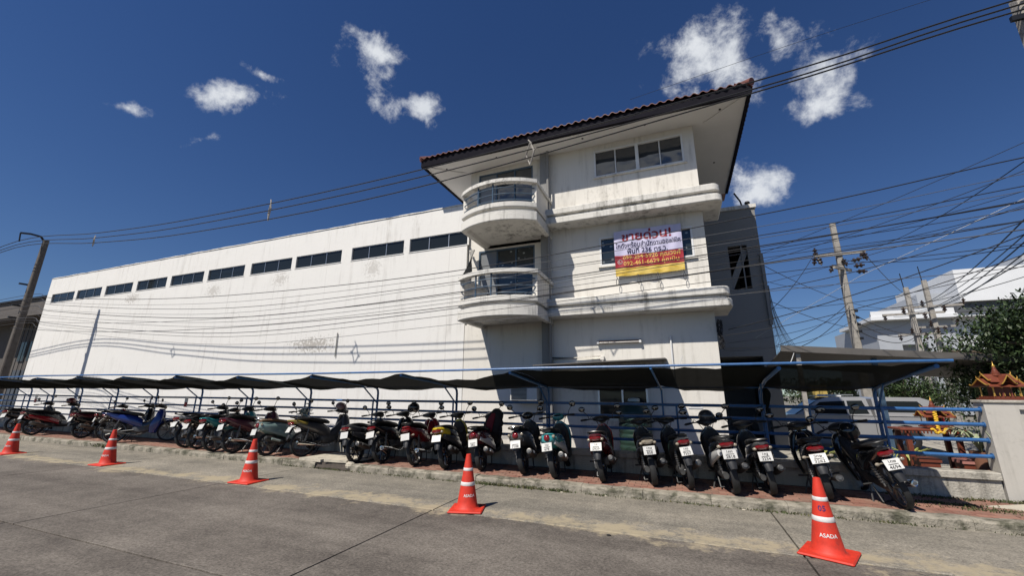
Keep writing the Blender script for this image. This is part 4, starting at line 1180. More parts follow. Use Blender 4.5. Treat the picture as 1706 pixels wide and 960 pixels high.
cable([(-.5, 8.6, 8.35), (3.0, 8.6, 8.75), (6.3, 8.7, 9.1)], .004, 'very thin black wire above the roof corner', grp='thin wires')
for x, z, zz, lab in ((-23.2, 8.12, 7.8, 'diamond cable spacer near the left pole'), (-12.4, 7.90, 7.30, 'diamond cable spacer over the warehouse roof'), (-3.05, 7.92, 7.35, 'small cable spacer in front of the third-floor balcony')):
    q = MB(); w = .13; zm = (z + zz) / 2; h = (z - zz) / 2
    for (a, b) in (((0, z + .06), (w, zm)), ((w, zm), (0, zz - .05)), ((0, zz - .05), (-w, zm)), ((-w, zm), (0, z + .06)), ((-w * 1.5, zm - .05), (-w * .8, zm)), ((w * 1.5, zm + .06), (w * .8, zm)), ((-.06, z + .14), (.05, z - .02))):
        q.tube([(x + a[0], 8.8 - a[0] * .5, a[1]), (x + b[0], 8.8 - b[0] * .5, b[1])], .018, 5)
    tag(q.build('cable_spacer', CONC), lab, 'spacer', 'cable spacers')
TW = 'thin telecom wires along the building'
WL = [(5.75, 4.79, 4.77, 5.25), (5.55, 4.57, 4.66, 5.01), (5.45, 4.38, 4.51, 4.84), (5.2, 4.18, 4.41, 4.74), (5.15, 4.03, 4.20, 4.60), (4.95, 3.9, 4.07, 4.52), (4.85, 3.72, 3.93, 4.32), (4.6, 3.52, 3.78, 4.21), (4.5, 3.40, 3.63, 4.01), (4.35, 3.12, 3.35, 3.63)]
ordn = ('first', 'second', 'third', 'fourth', 'fifth', 'sixth', 'seventh', 'eighth', 'ninth', 'tenth')
for k, (a, b, c, d) in enumerate(WL):
    yy = 9.0 + .06 * (k % 3)
    cable([(-50, 9.6, a + .1), (-30.3, 9.35, a + .45), (-26.3, yy + .08, a), (-19, yy, (a + b) / 2 - .18), (-12.6, yy, b), (-5.05, yy, c), (2.3, yy, d), (6.35, yy, d + .42 - .03 * k), (14, yy, d + 1.0)], (.011, .006, .009, .006, .012, .007, .006, .011, .007, .006)[k],
          f'{ordn[k]} thin wire from the top of the bundle in front of the warehouse', WIRE if k % 2 == 0 else WIREG, TW)
# extra fan of wires to the right of the building
FW = 'wires fanning out over the carport'
FL = ['wire from the office ledge rising to the near right pole', 'wire from the eave side crossing level to the near right pole', 'upper wire from the office corner tangle to the near right pole', 'lower wire from the office corner tangle to the near right pole',
      'upper wire from the corner tangle to the double-crossarm pole', 'lower wire from the corner tangle to the double-crossarm pole', 'dark drop wire from the left crossarm end down to the stair tower',
      'upper of two drop wires from the carport up to the crossarm pole', 'lower of two drop wires from the carport up to the crossarm pole', 'topmost steep wire from the right edge to the nearer distant pole', 'second steep wire from the right edge to the nearer distant pole',
      'topmost steep wire from the right edge to the farther distant pole', 'second steep wire from the right edge to the farther distant pole', 'lowest steep wire from the right edge to the distant poles', 'wire from the right edge down behind to the crossarm pole shaft',
      'wire from the right edge to the right end of the crossarm', 'lowest wire from the crossarm pole to the distant poles', 'middle wire from the crossarm pole to the distant poles', 'upper wire from the crossarm pole to the farther distant pole']
for k, (a, b, s) in enumerate([((2.0, 11.6, 4.9), (6.4, 8.95, 5.6), .1), ((2.2, 13, 5.6), (6.4, 8.95, 5.2), .2), ((1.3, 11.9, 3.3), (6.4, 9, 4.6), .15), ((1.2, 11.9, 3.15), (6.4, 9, 4.3), .25), ((1.2, 11.9, 2.95), (7.2, 21.8, 5.2), .2), ((1.2, 11.9, 2.75), (7.2, 21.8, 4.8), .3),
                               ((6.3, 21.8, 8.0), (2.5, 16.4, 4.0), .3), ((3.0, 15.5, 3.2), (7.2, 21.8, 5.6), .2), ((3.2, 15.6, 3.0), (7.2, 21.8, 5.4), .3), ((6.4, 8.95, 5.4), (16.1, 37.8, 7.9), .5), ((6.4, 8.95, 5.0), (16.0, 37.8, 7.6), .6), ((6.4, 8.95, 5.1), (17.2, 38.2, 8.3), .4), ((6.4, 8.95, 4.8), (17.2, 38.2, 7.9), .5), ((6.4, 8.95, 4.5), (15.0, 37.8, 7.3), .5),
                               ((6.42, 8.95, 4.2), (7.3, 21.8, 7.6), .3), ((6.42, 8.95, 6.0), (8.1, 21.8, 7.9), .3), ((7.3, 21.8, 4.4), (16.0, 37.8, 5.8), .5), ((7.3, 21.8, 4.8), (16.0, 37.8, 6.1), .5), ((7.3, 21.8, 5.1), (17.0, 37.8, 6.3), .6)]):
    cable([a, b], (.007, .006, .01, .008, .008, .008, .012, .012, .012, .016, .016, .014, .016, .014, .01, .01, .02, .02, .02)[k], FL[k], grp=FW, sag=s)
MW = [((2.1, 11.5, 5.1), (6.4, 8.95, 6.1), .05, .006, 'fine wire just under the eave line to the right edge'), ((1.4, 11.4, 4.2), (6.4, 8.95, 5.0), .12, .006, 'fine wire from the ledge end to the right edge'), ((1.5, 11.4, 4.1), (6.4, 8.95, 4.75), .2, .009, 'slack wire from the ledge end to the right edge'),
      ((-30, 9.3, 5.0), (6.4, 8.95, 4.9), .9, .007, 'deeply sagging wire across the warehouse and the banner'), ((-30, 9.3, 4.6), (6.4, 8.95, 4.55), .85, .010, 'sagging wire across the warehouse below the banner'), ((6.4, 8.95, 3.9), (7.25, 21.8, 5.3), .3, .008, 'low wire from the right edge to the crossarm pole brackets'),
      ((6.4, 8.95, 4.0), (3.1, 16.3, 4.6), .3, .007, 'wire from the right edge back to the stair tower'), ((6.4, 8.95, 4.9), (6.35, 21.8, 8.1), .2, .008, 'wire from the right edge to the left crossarm insulators'), ((3.1, 16.3, 5.6), (7.2, 21.8, 6.6), .3, .008, 'wire from the stair tower to the crossarm pole'),
      ((3.1, 16.3, 6.2), (16.1, 37.8, 8.1), .8, .012, 'long wire from the stair tower to the distant poles'), ((3.1, 16.3, 4.9), (16.1, 37.8, 7.0), .9, .012, 'low long wire from the stair tower to the distant poles'), ((8.1, 21.8, 7.9), (16.5, 37.8, 8.4), .4, .014, 'wire from the right crossarm end to the distant poles')]
for a, b, s, r_, lab in MW: cable([a, b], r_, lab, grp=FW, sag=s)
cable([(2.55, 16.0, 3.55), (4.5, 12.5, 4.6), (6.2, 9.2, 5.15), (8, 9.2, 5.35)], .006, 'slack white wire slanting up from the stair tower', WIREW, spl=False)
q = MB()                                                # tangle of wires on the corner of the office
for k in range(16):
    pts = [V(1.10 + random.uniform(-.07, .09), 11.93 + random.uniform(-.06, .05), 3.55 - .12 * i + random.uniform(-.06, .06)) for i in range(7)]
    q.tube(crspline(pts, 3), .008, 4)
tag(q.build('wire_tangle', WIRE), 'tangle of black wires on the corner below the lower ledge', 'wires')

# ------------------------------------------------------------------ neighbours
lb = tag(empty('old_shophouse', (-42, 12.6, 0)), 'dark weathered old building with an added rusty overhang shading its front, beyond the left end of the warehouse', 'building')
q = MB(); q.box(-14, 6.6, 1.6, 14, -.15, 6.3); q.build('wall', OLDW, lb, smooth=False)
q = MB(); q.box(-14, 6.6, -.1, 14, 6.301, 7.35); q.build('fascia', OLDW, lb, smooth=False)  # overhang added so that the set-back front lies in shade
q = MB(); q.box(-14.2, 6.7, -.25, 14, 7.352, 7.46); q.build('roof_edge', DARKM, lb, smooth=False)
for k in range(6):
    x = -1.2 + k * 1.25
    q = MB(); q.box(x, x + 1.05, 1.52, 1.6, .1, 3.0); q.build('shutter', OLDS, lb, smooth=False)
    q = MB(); q.box(x + .1, x + .95, 1.52, 1.6, 3.6, 5.0); o = q.build('window', OLDS, lb, smooth=False)
    q = MB(); q.box(x + .16, x + .89, 1.505, 1.518, 3.66, 4.94); q.build('pane', GLASS, o, smooth=False)
for k in range(14):
    x = -1.0 + k * .55
    q = MB(); q.tube([(x, .9, -.1), (x, .9, 6.3)], .02, 5); q.build('bar', DARKM, lb)

wb = tag(empty('white_building', (24, 52, 0)), 'modern white building with stacked cantilevered boxes behind the tree at far right', 'building')
def part(name, m, *bx, parent=wb):
    q = MB()
    for b in bx: q.box(*b)
    return q.build(name, m, parent, smooth=False)
# lower left wing (grey colour paints in its shaded side), with slanted-roofed openings
part('wing', BLDSH, (-5.0, 1.0, 0, 12, 0, 4.9), (-5.0, -3.2, 0, 12, 4.9, 6.6), (-1.2, 1.0, 0, 12, 4.9, 6.6), (-5.0, 1.0, 0, 12, 6.6, 9.0), (-3.2, -1.2, 1.2, 12, 4.9, 6.6))
part('terrace_slab', BLDW, (-5.6, 4, -1.0, 8, 9.002, 9.35))
part('upper_block', BLDSH, (-1.0, 3.0, .5, 12, 9.352, 11.6))
part('white_box', BLDW, (1.2, 6.4, -1.6, 10, 10.3, 13.4))
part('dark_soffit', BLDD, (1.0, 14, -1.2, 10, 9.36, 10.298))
part('right_block', BLDSH, (6.402, 20, -1.2, 12, 10.3, 14.4))
part('facade', BLDW, (1.01, 16, .2, 10, 0, 3.2), (1.01, 3, .2, 10, 3.2, 8.99), (4.2, 16, .2, 10, 3.8, 5.6), (4.2, 16, .2, 10, 6.6, 8.99))
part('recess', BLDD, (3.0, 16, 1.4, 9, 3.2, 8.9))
for k, (x0, x1, z0, z1) in enumerate(((-4.6, -3.6, 1.2, 3.2), (-2.4, -1.2, 1.0, 3.4), (1.3, 2.6, 4.2, 6.2), (4.9, 6.2, 4.1, 5.3), (7.4, 9.0, 4.1, 5.3), (4.9, 6.2, 6.9, 8.4), (7.4, 9, 6.9, 8.4), (-.6, .5, 5.2, 6.4))):
    yy = -.05 if x0 < 1 else .15
    o = part('window', BLDD, (x0, x1, yy, yy + .05, z0, z1))
    part('pane', GLASS, (x0 + .1, (x0 + x1) / 2 - .05, yy - .02, yy - .002, z0 + .1, z1 - .1), parent=o)
part('railing', BLDW, (-5.5, .9, -.9, -.85, 9.36, 9.9))
rr_ = tag(empty('red_roofed_house', (40, 58, 0)), 'corner of a red tiled roof at the right edge above the tree', 'building')
q = MB(); q.box(-6, 8, 0, 10, 0, 12.0); q.build('wall', BLDW, rr_, smooth=False)
q = MB(); q.add([(-8, -2.5, 11.5), (9, -2.5, 11.5), (9, 12, 11.5), (-8, 12, 11.5), (-3, 5, 15), (4, 5, 15)], [(0, 1, 5, 4), (1, 2, 5), (2, 3, 4, 5), (3, 0, 4), (3, 2, 1, 0)]); q.build('roof', TILE, rr_, smooth=False)

# carport with a silver pickup
cp = tag(empty('carport', (4.6, 13, -.06)), 'open carport with a grey sloping sheet roof behind the railings', 'carport')
q = MB(); rg = []
for k in range(25):
    x = -1.95 + 5.6 * k / 24; z = 2.90 - .085 * (x + 1.95)
    rg.append([(x, 0, z), (x, 0, z + .03 + (.03 if k % 2 else 0)), (x, 2.4, z - .28 + (.03 if k % 2 else 0)), (x, 2.4, z - .31)])
q.rings(rg); q.build('roof_sheet', ROOFM, cp, smooth=False)
q = MB(); q.obox((.85, -.03, 2.70), (1, 0, -.085), (0, 1, 0), (.085, 0, 1), 2.85, .025, .08); q.build('edge_beam', ROOFM, cp, smooth=False)
for x, y, m in ((-1.6, .1, CONC), (.15, .5, BLUE_T), (3.4, .3, CONC)):
    q = MB(); q.box(x - .05, x + .05, y - .05, y + .05, 0, 2.9 - .085 * (x + 1.95) - .05 + .02 * y); q.build('column', m, cp, smooth=False)
bxx = tag(empty('yellow_board', (5.05, 20.4, 1.55)), 'yellow board leaning under the carport roof behind the pickup', 'board')
q = MB(); q.box(-.42, .42, 0, .05, 0, .5); q.build('panel', mat('yellow_board', (.5, .36, .1), .6), bxx, smooth=False)
q = MB(); q.box(-.36, .36, .05, .10, -1.55, .1); q.build('stand', DARKM, bxx, smooth=False)

def pickup():
    t = tag(empty('pickup_truck', (4.95, 18.3, -.06), (0, 0, math.pi)), 'silver pickup truck with a bed cap parked under the carport', 'pickup truck')
    HW = .88                                            # front is +x here, turned round to face left
    def arch(cx, r, n=9): return [(cx + r * math.cos(math.pi * k / n), .36 + r * math.sin(math.pi * k / n)) for k in range(n + 1)]
    low = [(2.45, .45), (2.5, .75), (2.35, .98), (1.35, 1.08), (-2.55, 1.08), (-2.6, .5)] + [(p[0], p[1]) for p in reversed(arch(-1.6, .47))] + [(p[0], p[1]) for p in reversed(arch(1.45, .47))]
    q = MB(); rg = []
    for y, s in ((-HW, .985), (-HW - .02, 1.0), (HW + .02, 1.0), (HW, .985)):
        rg.append([(x * s, y, .36 + (z - .36) * (1 if s == 1 else .99)) for x, z in low])
    q.rings(rg); q.build('body', SILVER, t, angle=30)
    def cabin(pts, name, m, inset=.13):
        q = MB(); zt = max(p[1] for p in pts); zb = min(p[1] for p in pts)
        A = [(x, -HW + .015 + inset * (z - zb) / (zt - zb), z) for x, z in pts]; B = [(x, HW - .015 - inset * (z - zb) / (zt - zb), z) for x, z in pts]
        q.rings([A, B]); return q.build(name, m, t, angle=30)
    cabin([(1.28, 1.06), (.55, 1.56), (.30, 1.66), (-.62, 1.68), (-.78, 1.64), (-.86, 1.06)], 'cab', SILVER)
    cabin([(-.93, 1.07), (-.93, 1.62), (-1.05, 1.68), (-2.2, 1.67), (-2.42, 1.58), (-2.52, 1.07)], 'bed_cap', SILVER)
    for nm, pts in (('side_window', [(1.02, 1.12), (.52, 1.50), (-.18, 1.55), (-.18, 1.12)]), ('side_window', [(-.24, 1.12), (-.24, 1.55), (-.66, 1.56), (-.78, 1.14)]), ('cap_window', [(-1.05, 1.2), (-1.05, 1.55), (-2.1, 1.55), (-2.36, 1.2)])):
        for s in (1, -1):
            q = MB(); f = lambda x, z, o: (x, s * (HW - .015 - .13 * (z - 1.06) / .62 + o), z)
            n = len(pts); q.add([f(x, z, -.02) for x, z in pts] + [f(x, z, .006) for x, z in pts], [tuple(range(n)), tuple(range(2 * n - 1, n - 1, -1))] + [(i, i + n, (i + 1) % n + n, (i + 1) % n) for i in range(n)])
            q.build(nm, GLASS, t, smooth=False)
    q = MB(); f = lambda x, z, w: (x, w, z)
    q.add([(1.30, -.7, 1.075), (1.30, .7, 1.075), (.60, .62, 1.55), (.60, -.62, 1.55)], [(0, 1, 2, 3)]); q.build('windscreen', GLASS, t, smooth=False)
    ty = MB(); ty.lathe([(.20, -.10), (.34, -.12), (.365, -.09), (.37, 0), (.365, .09), (.34, .12), (.2, .10)], (0, 0, 0), 'y', 28, cap=False); tym = ty.mesh('wheel'); tym.shade_smooth()
    rm = MB(); rm.lathe([(.235, -.10), (.235, .07), (.215, .09), (.205, .02), (.02, .03)], (0, 0, 0), 'y', 24, cap=False)
    for k in range(6):
        a = k * math.pi / 3; rm.obox((.12 * math.cos(a), .055, .12 * math.sin(a)), (math.cos(a), 0, math.sin(a)), (0, 1, 0), (-math.sin(a), 0, math.cos(a)), .10, .02, .03)
    rm.lathe([(.05, .0), (.05, .09), (.02, .1)], (0, 0, 0), 'y', 12)
    rmm = rm.mesh('rim')
    for cx in (1.45, -1.6):
        for s in (1, -1):
            w_ = link('wheel', tym, RUBBER, t); w_.location = (cx, s * .80, .37)
            if s < 0: w_.rotation_euler = (0, 0, math.pi)
            link('rim', rmm, CHROME, w_)
    for s in (1, -1):
        for x in (.0, -.72):
            q = MB(); q.tube([(x, s * .905, .94), (x - .02, s * .935, .945), (x - .14, s * .935, .945), (x - .16, s * .905, .94)], .014, 6); q.build('door_handle', CHROME, t)
        q = MB(); q.box(.78, .98, min(s * .93, s * 1.12), max(s * .93, s * 1.12), 1.06, 1.24, .03); q.build('wing_mirror', SILVER, t, smooth=False)
        for x0, x1 in ((1.05, .98), (-.21, -.21), (-.88, -.88)):
            q = MB(); q.obox(((x0 + x1) / 2, s * .901, .76), (1, 0, 0), (0, 1, 0), (0, 0, 1), .006, .002, .30); q.build('door_gap', INK, t, smooth=False)
        q = MB(); q.box(-1.0, 1.0, min(s * .84, s * .93), max(s * .84, s * .93), .38, .43); q.build('side_step', DARKM, t, smooth=False)
        q = MB(); rg = [[(c + rr * math.cos(math.pi * k / 10), s * yy, .36 + rr * math.sin(math.pi * k / 10)) for rr, yy in ((.46, .895), (.46, .93), (.54, .93), (.54, .895))] for c in (-1.6,) for k in range(11)]
        q.rings(rg); q.build('wheel_arch', SILVER, t)
        q = MB(); q.box(-2.62, -2.5, min(s * .7, s * .89), max(s * .7, s * .89), .78, 1.06); q.build('tail_light', REDL, t, smooth=False)
        q = MB(); q.ell((2.33, s * .66, .86), .14, .18, .08, 10, 6); q.build('headlight', CLRL, t)
    for s in (-.45, .45):
        q = MB(); q.box(-.55, .25, s - .02, s + .02, 1.72, 1.76); q.build('roof_rail', ALU, t, smooth=False)
    q = MB(); q.box(-.2, .5, -.5, .5, 1.685, 1.72); q.build('roof_load', WFRAME, t, smooth=False)
pickup()

# ------------------------------------------------------------------ spirit houses
def shrine(loc, s, rz, lab, garland):
    e = tag(empty('spirit_house', loc, (0, 0, rz)), lab, 'shrine', 'spirit houses'); e.scale = (s, s, s)
    def B(name, m, *a):
        q = MB()
        for b in a: q.box(*b)
        return q.build(name, m, e, smooth=False)
    B('platform', SHRED, (-.36, .36, -.28, .28, 0, .04), (-.32, .32, -.24, .24, .04, .09))
    B('cella', SHRED, (-.17, .17, -.08, .14, .09, .32))
    for x in (-.27, -.09, .09, .27):
        for y in (-.2, .2):
            q = MB(); q.lathe([(.024, .09), (.016, .12), (.016, .29), (.026, .32)], (x, y, 0), n=8); q.build('column', GOLD if abs(x) > .2 else SHRED, e)
            q = MB(); q.lathe([(.024, .30), (.027, .31), (.022, .325)], (x, y, 0), n=8); q.build('capital', GOLD, e)
    for k in range(7):
        q = MB(); q.lathe([(.008, .09), (.012, .13), (.006, .17)], (-.3 + k * .1, -.26, 0), n=6); q.build('baluster', GOLD, e)
    def gable(w, d, z, h, name):
        q = MB()                                         # swept gable roof, ridge along x
        for sy in (1, -1):
            rg = []
            for k in range(7):
                t = k / 6; y = sy * d * t; zz = z + h * (1 - t) ** 1.35
                rg.append([(-w, y, zz), (w, y, zz), (w, y, zz + .016), (-w, y, zz + .016)])
            q.rings(rg)
        q.build(name, SHRED, e, smooth=False)
        for sx in (1, -1):
            for sy in (1, -1):
                q = MB(); pts = []
                for k in range(8):
                    t = k / 7; pts.append((sx * (w + .005), sy * d * t * 1.02, z + h * (1 - t) ** 1.35 + .018 + (.05 * max(0, t - .8) * 5) ** 1))
                q.tube(pts, .017, 5); q.build('bargeboard', GOLD, e)
            q = MB(); q.tube([(sx * w, 0, z + h), (sx * (w + .03), 0, z + h + .05), (sx * (w + .02), 0, z + h + .11)], [.014, .01, .003], 6); q.build('finial', GOLD, e)
    gable(.40, .31, .32, .20, 'roof'); gable(.29, .23, .44, .20, 'roof'); 
    q = MB()                                             # front gablet
    for sx in (1, -1):
        rg = []
        for k in range(6):
            t = k / 5; x = sx * .17 * t; zz = .36 + .24 * (1 - t) ** 1.3
            rg.append([(x, -.33, zz), (x, 0, zz), (x, 0, zz + .016), (x, -.33, zz + .016)])
        q.rings(rg)
    q.build('gablet', SHRED, e, smooth=False)
    for sx in (1, -1):
        q = MB(); q.tube([(sx * .17 * k / 6, -.335, .375 + .24 * (1 - k / 6) ** 1.3 + (.03 if k == 6 else 0)) for k in range(7)], .012, 5); q.build('bargeboard', GOLD, e)
    q = MB(); q.lathe([(.10, .60), (.11, .63), (.08, .65), (.085, .69), (.06, .71), (.062, .74), (.04, .77), (.042, .80), (.015, .86), (.004, .95)], (0, 0, 0), n=10); q.build('spire', SHRED, e)
    q = MB(); q.lathe([(.03, .84), (.035, .87), (.012, .90), (.003, .99)], (0, 0, 0), n=8); q.build('spire_tip', GOLD, e)
    if garland:
        q = MB()
        for k in range(26):
            t = k / 25; q.ell((-.12 + .02 * math.sin(k * 2.3), -.36 - .01 * math.cos(k * 3), .52 - .62 * t), .045, .04, .035, 7, 5)
        for k in range(16):
            t = k / 15; q.ell((-.30 + .36 * t, -.40, -.04 - .10 * math.sin(math.pi * t) + .03 * math.sin(k)), .045, .045, .04, 7, 5)
        q.build('marigold_garland', MARI, e)
    return e
shrine((5.10, 9.83, 1.60), .66, .12, 'red and gold spirit house with a spire above the boundary wall', False)
shrine((4.30, 10.2, 1.10), .56, .0, 'smaller red spirit house hung with yellow garlands behind the railings', True)
ped = tag(empty('shrine_pedestal', (5.10, 9.83, -.06)), 'pedestal behind the boundary wall carrying the spired spirit house', 'pedestal')
q = MB(); q.box(-.16, .16, -.14, .16, 0, 1.58); q.build('shaft', SHRED, ped, smooth=False)
q = MB(); q.box(-.28, .28, -.22, .24, 1.58, 1.655); q.build('cap', SHRED, ped, smooth=False)
tb_ = tag(empty('offering_table', (4.20, 10.25, -.06)), 'long red-brown offering table under the garlanded spirit house', 'table')
q = MB(); q.box(-.52, .40, -.28, .26, 1.10, 1.14, .01); q.build('table_top', SHRED, tb_, smooth=False)
for x in (-.40, .30):
    for y in (-.2, .18):
        q = MB(); q.box(x - .035, x + .035, y - .035, y + .035, 0, 1.10); q.build('leg', SHRED, tb_, smooth=False)
for k in range(18):
    q = MB(); q.lathe([(.008, 1.06), (.014, 1.08), (.010, 1.10)], (-.50 + k * .052, -.27, 0), n=6); q.build('fringe', SHRED, tb_)
for x, lab in ((3.86, 'square red plinth with a pale band, left of the offering table'), (4.42, 'square red plinth with pink top below the garlanded spirit house')):
    pl = tag(empty('plinth', (x, 9.75, -.06)), lab, 'plinth')
    q = MB(); q.box(-.13, .13, -.13, .13, 0, .62); q.build('block', SHRED, pl, smooth=False)
    q = MB(); q.box(-.15, .15, -.15, .15, .621, .68); q.build('cap', SHRED if x < 4 else mat('faded_pink', (.42, .18, .15), .7), pl, smooth=False)
    q = MB(); q.box(-.135, .135, -.135, .135, .38, .44); q.build('band', BEIGE, pl, smooth=False)

# ------------------------------------------------------------------ plants
def leafcloud(q, c, rad, n, size, sq=(1, 1, 1), seed=0, hollow=.55, drop=0.0):
    rr = random.Random(seed)
    for _ in range(n):
        while True:
            d = V(rr.uniform(-1, 1), rr.uniform(-1, 1), rr.uniform(-1, 1))
            if hollow < d.length < 1: break
        p = V(c[0] + d.x * rad * sq[0], c[1] + d.y * rad * sq[1], c[2] + d.z * rad * sq[2])
        a = rr.uniform(0, 6.28); tl = rr.uniform(-.9, .5) - drop; L = size * rr.uniform(.6, 1.3); w = L * rr.uniform(.16, .26)
        ax = V(math.cos(a) * math.cos(tl), math.sin(a) * math.cos(tl), math.sin(tl)); sd = ax.cross(V(rr.uniform(-.4, .4), rr.uniform(-.4, .4), 1)).normalized(); nn = sd.cross(ax)
        q.add([p - ax * L * .5, p + sd * w - nn * w * .3, p + ax * L * .5 - nn * L * .1, p - sd * w - nn * w * .3], [(0, 1, 2), (0, 2, 3)])
def tree(x, y, h, rad, clumps, lpc, size, lab, seed, mats=(LEAF, LEAFD), base=-.1, zc=None):
    rr = random.Random(seed); e = tag(empty('tree', (x, y, base)), lab, 'tree', 'trees behind the wall')
    q = MB(); q.tube([(0, 0, 0), (.05, .03, h * .25), (-.03, .05, h * .5), (0, 0, h * .72)], [h * .045, h * .035, h * .027, h * .015], 9); q.build('trunk', BARK, e)
    cs = []
    for k in range(clumps):
        d = V(rr.gauss(0, 1), rr.gauss(0, 1), rr.gauss(0, .75)).normalized() * rad * rr.uniform(.35, .95)
        cs.append((V(d.x, d.y, h * .60 + d.z * .95), rad * rr.uniform(.28, .46)))
    q = MB()
    for c, r_ in cs:
        q.tube(crspline([(0, 0, h * rr.uniform(.3, .5)), c * .5 + V(0, 0, h * .28), c], 3), [h * .018 - h * .014 * i / 6 for i in range(7)], 5)
    q.build('limbs', BARK, e)
    for mi, m in enumerate(mats):
        q = MB()
        for i, (c, r_) in enumerate(cs):
            if (i % 3 == 0) == (mi == 1): leafcloud(q, c, r_, lpc, size, (1, 1, .8), seed * 100 + i, .35, .25)
        q.build('crown', m, e, smooth=False)
    return e
tree(8.05, 13.2, 4.6, 1.75, 64, 520, .115, 'dense dark green mango-like tree behind the boundary wall at the right edge', 3)
tree(10.4, 17.5, 5.2, 2.4, 34, 230, .2, 'second leafy tree farther back at the right edge', 5)
tree(9.4, 24.5, 2.9, 1.7, 26, 260, .16, 'low bushy tree between the pickup and the distant poles', 8)
tree(6.8, 26.5, 3.0, 1.7, 20, 220, .2, 'shrubby tree seen behind the pickup bed', 9)
tree(14.2, 27.5, 3.4, 2.3, 26, 260, .18, 'broad green bush left of the boundary wall in the distance', 12)
# little potted conifer, potted grass plants, ornamental plant by the scooters
def pot(e, r=.11, h=.2): 
    q = MB(); q.lathe([(.01, 0), (r * .75, 0), (r, h), (r * .88, h), (r * .8, h - .03), (.01, h - .03)], (0, 0, 0), n=16); q.build('pot', mat('clay_pot', (.22, .10, .06), .8), e)
e = tag(empty('potted_conifer', (-11.05, 10.2, -.06)), 'small potted star-shaped conifer behind the railing above the mint scooter', 'plant'); pot(e)
q = MB(); q.tube([(0, 0, .15), (0, 0, 1.42)], .012, 6); q.build('stem', BARK, e)
q = MB()
for k in range(8):
    z = .62 + k * .105; L = .30 * (1 - k / 10)
    for j in range(6):
        a = j * math.pi / 3 + k * .5; d = V(math.cos(a), math.sin(a), .12)
        q.tube([V(0, 0, z), V(0, 0, z) + d * L], [.022, .010], 5)
q.build('branches', LEAFD, e)
for x, y, z, lab, n, cc in ((2.42, 10.1, -.06, 'yellow-green grassy plant in a pot behind the leaning motorcycle', 60, 1), (4.55, 9.62, .42, 'variegated grassy plant on a stand by the boundary wall', 46, 2), (4.05, 10.9, -.06, 'pot of pale spiky leaves under the offering table', 40, 1)):
    e = tag(empty('potted_plant', (x, y, z)), lab, 'plant', 'potted plants by the shrine'); pot(e, .15, .35)
    q = MB(); rr = random.Random(n)
    for k in range(n):
        a = rr.uniform(0, 6.28); L = rr.uniform(.3, .55); d = V(math.cos(a), math.sin(a), 0); s_ = V(-d.y, d.x, 0) * .014; p = V(0, 0, .33)
        pts = [p, p + d * L * .3 + V(0, 0, L * .6), p + d * L * .7 + V(0, 0, L * .75), p + d * L + V(0, 0, L * .5)]
        q.add([pts[0] - s_, pts[0] + s_, pts[1] + s_ * 1.3, pts[1] - s_ * 1.3, pts[2] + s_, pts[2] - s_, pts[3]], [(0, 1, 2, 3), (3, 2, 4, 5), (5, 4, 6)])
    q.build('leaves', mat('leaf_variegated', (.32, .33, .08), .6, var=.4, scale=20) if cc == 1 else mat('leaf_pale', (.30, .34, .2), .6, var=.5, scale=30), e)

# ================================================================== MOTORCYCLES
# local frame: +x forward, +y left, origin on the ground under the rear axle
def smooth_mesh(mb, name, ang=38):
    me = mb.mesh(name); me.shade_smooth(); me.set_sharp_from_angle(angle=R(ang)); return me
def wheel_meshes(rw, tw, spokes):
    t = MB(); t.lathe([(rw - tw * .9, -tw * .62), (rw - tw * .55, -tw * .85), (rw - tw * .2, -tw * .72), (rw - .004, -tw * .38), (rw, 0), (rw - .004, tw * .38), (rw - tw * .2, tw * .72), (rw - tw * .55, tw * .85), (rw - tw * .9, tw * .62)], (0, 0, 0), 'y', 30, close=True, cap=False)
    r = MB(); ri = rw - tw * .85
    r.lathe([(ri, -tw * .55), (ri + .004, 0), (ri, tw * .55), (ri - .016, tw * .5), (ri - .02, 0), (ri - .016, -tw * .5)], (0, 0, 0), 'y', 26, close=True, cap=False)
    r.lathe([(.034, -tw * .75), (.04, -tw * .4), (.04, tw * .4), (.034, tw * .75)], (0, 0, 0), 'y', 14)
    if spokes == 'wire':
        for k in range(18):
            a = 2 * math.pi * k / 18; b = a + (.35 if k % 2 else -.35); s = 1 if k % 4 < 2 else -1
            r.tube([(.036 * math.cos(b), s * tw * .4, .036 * math.sin(b)), (ri * .97 * math.cos(a), 0, ri * .97 * math.sin(a))], .0035, 4)
    else:
        n = 5
        for k in range(n):
            for d in (-.16, .16):
                a = 2 * math.pi * k / n; b = a + d
                r.tube([(.03 * math.cos(a), 0, .03 * math.sin(a)), (ri * .98 * math.cos(b), 0, ri * .98 * math.sin(b))], [.014, .009], 6)
    return smooth_mesh(t, 'wheel'), smooth_mesh(r, 'rim')

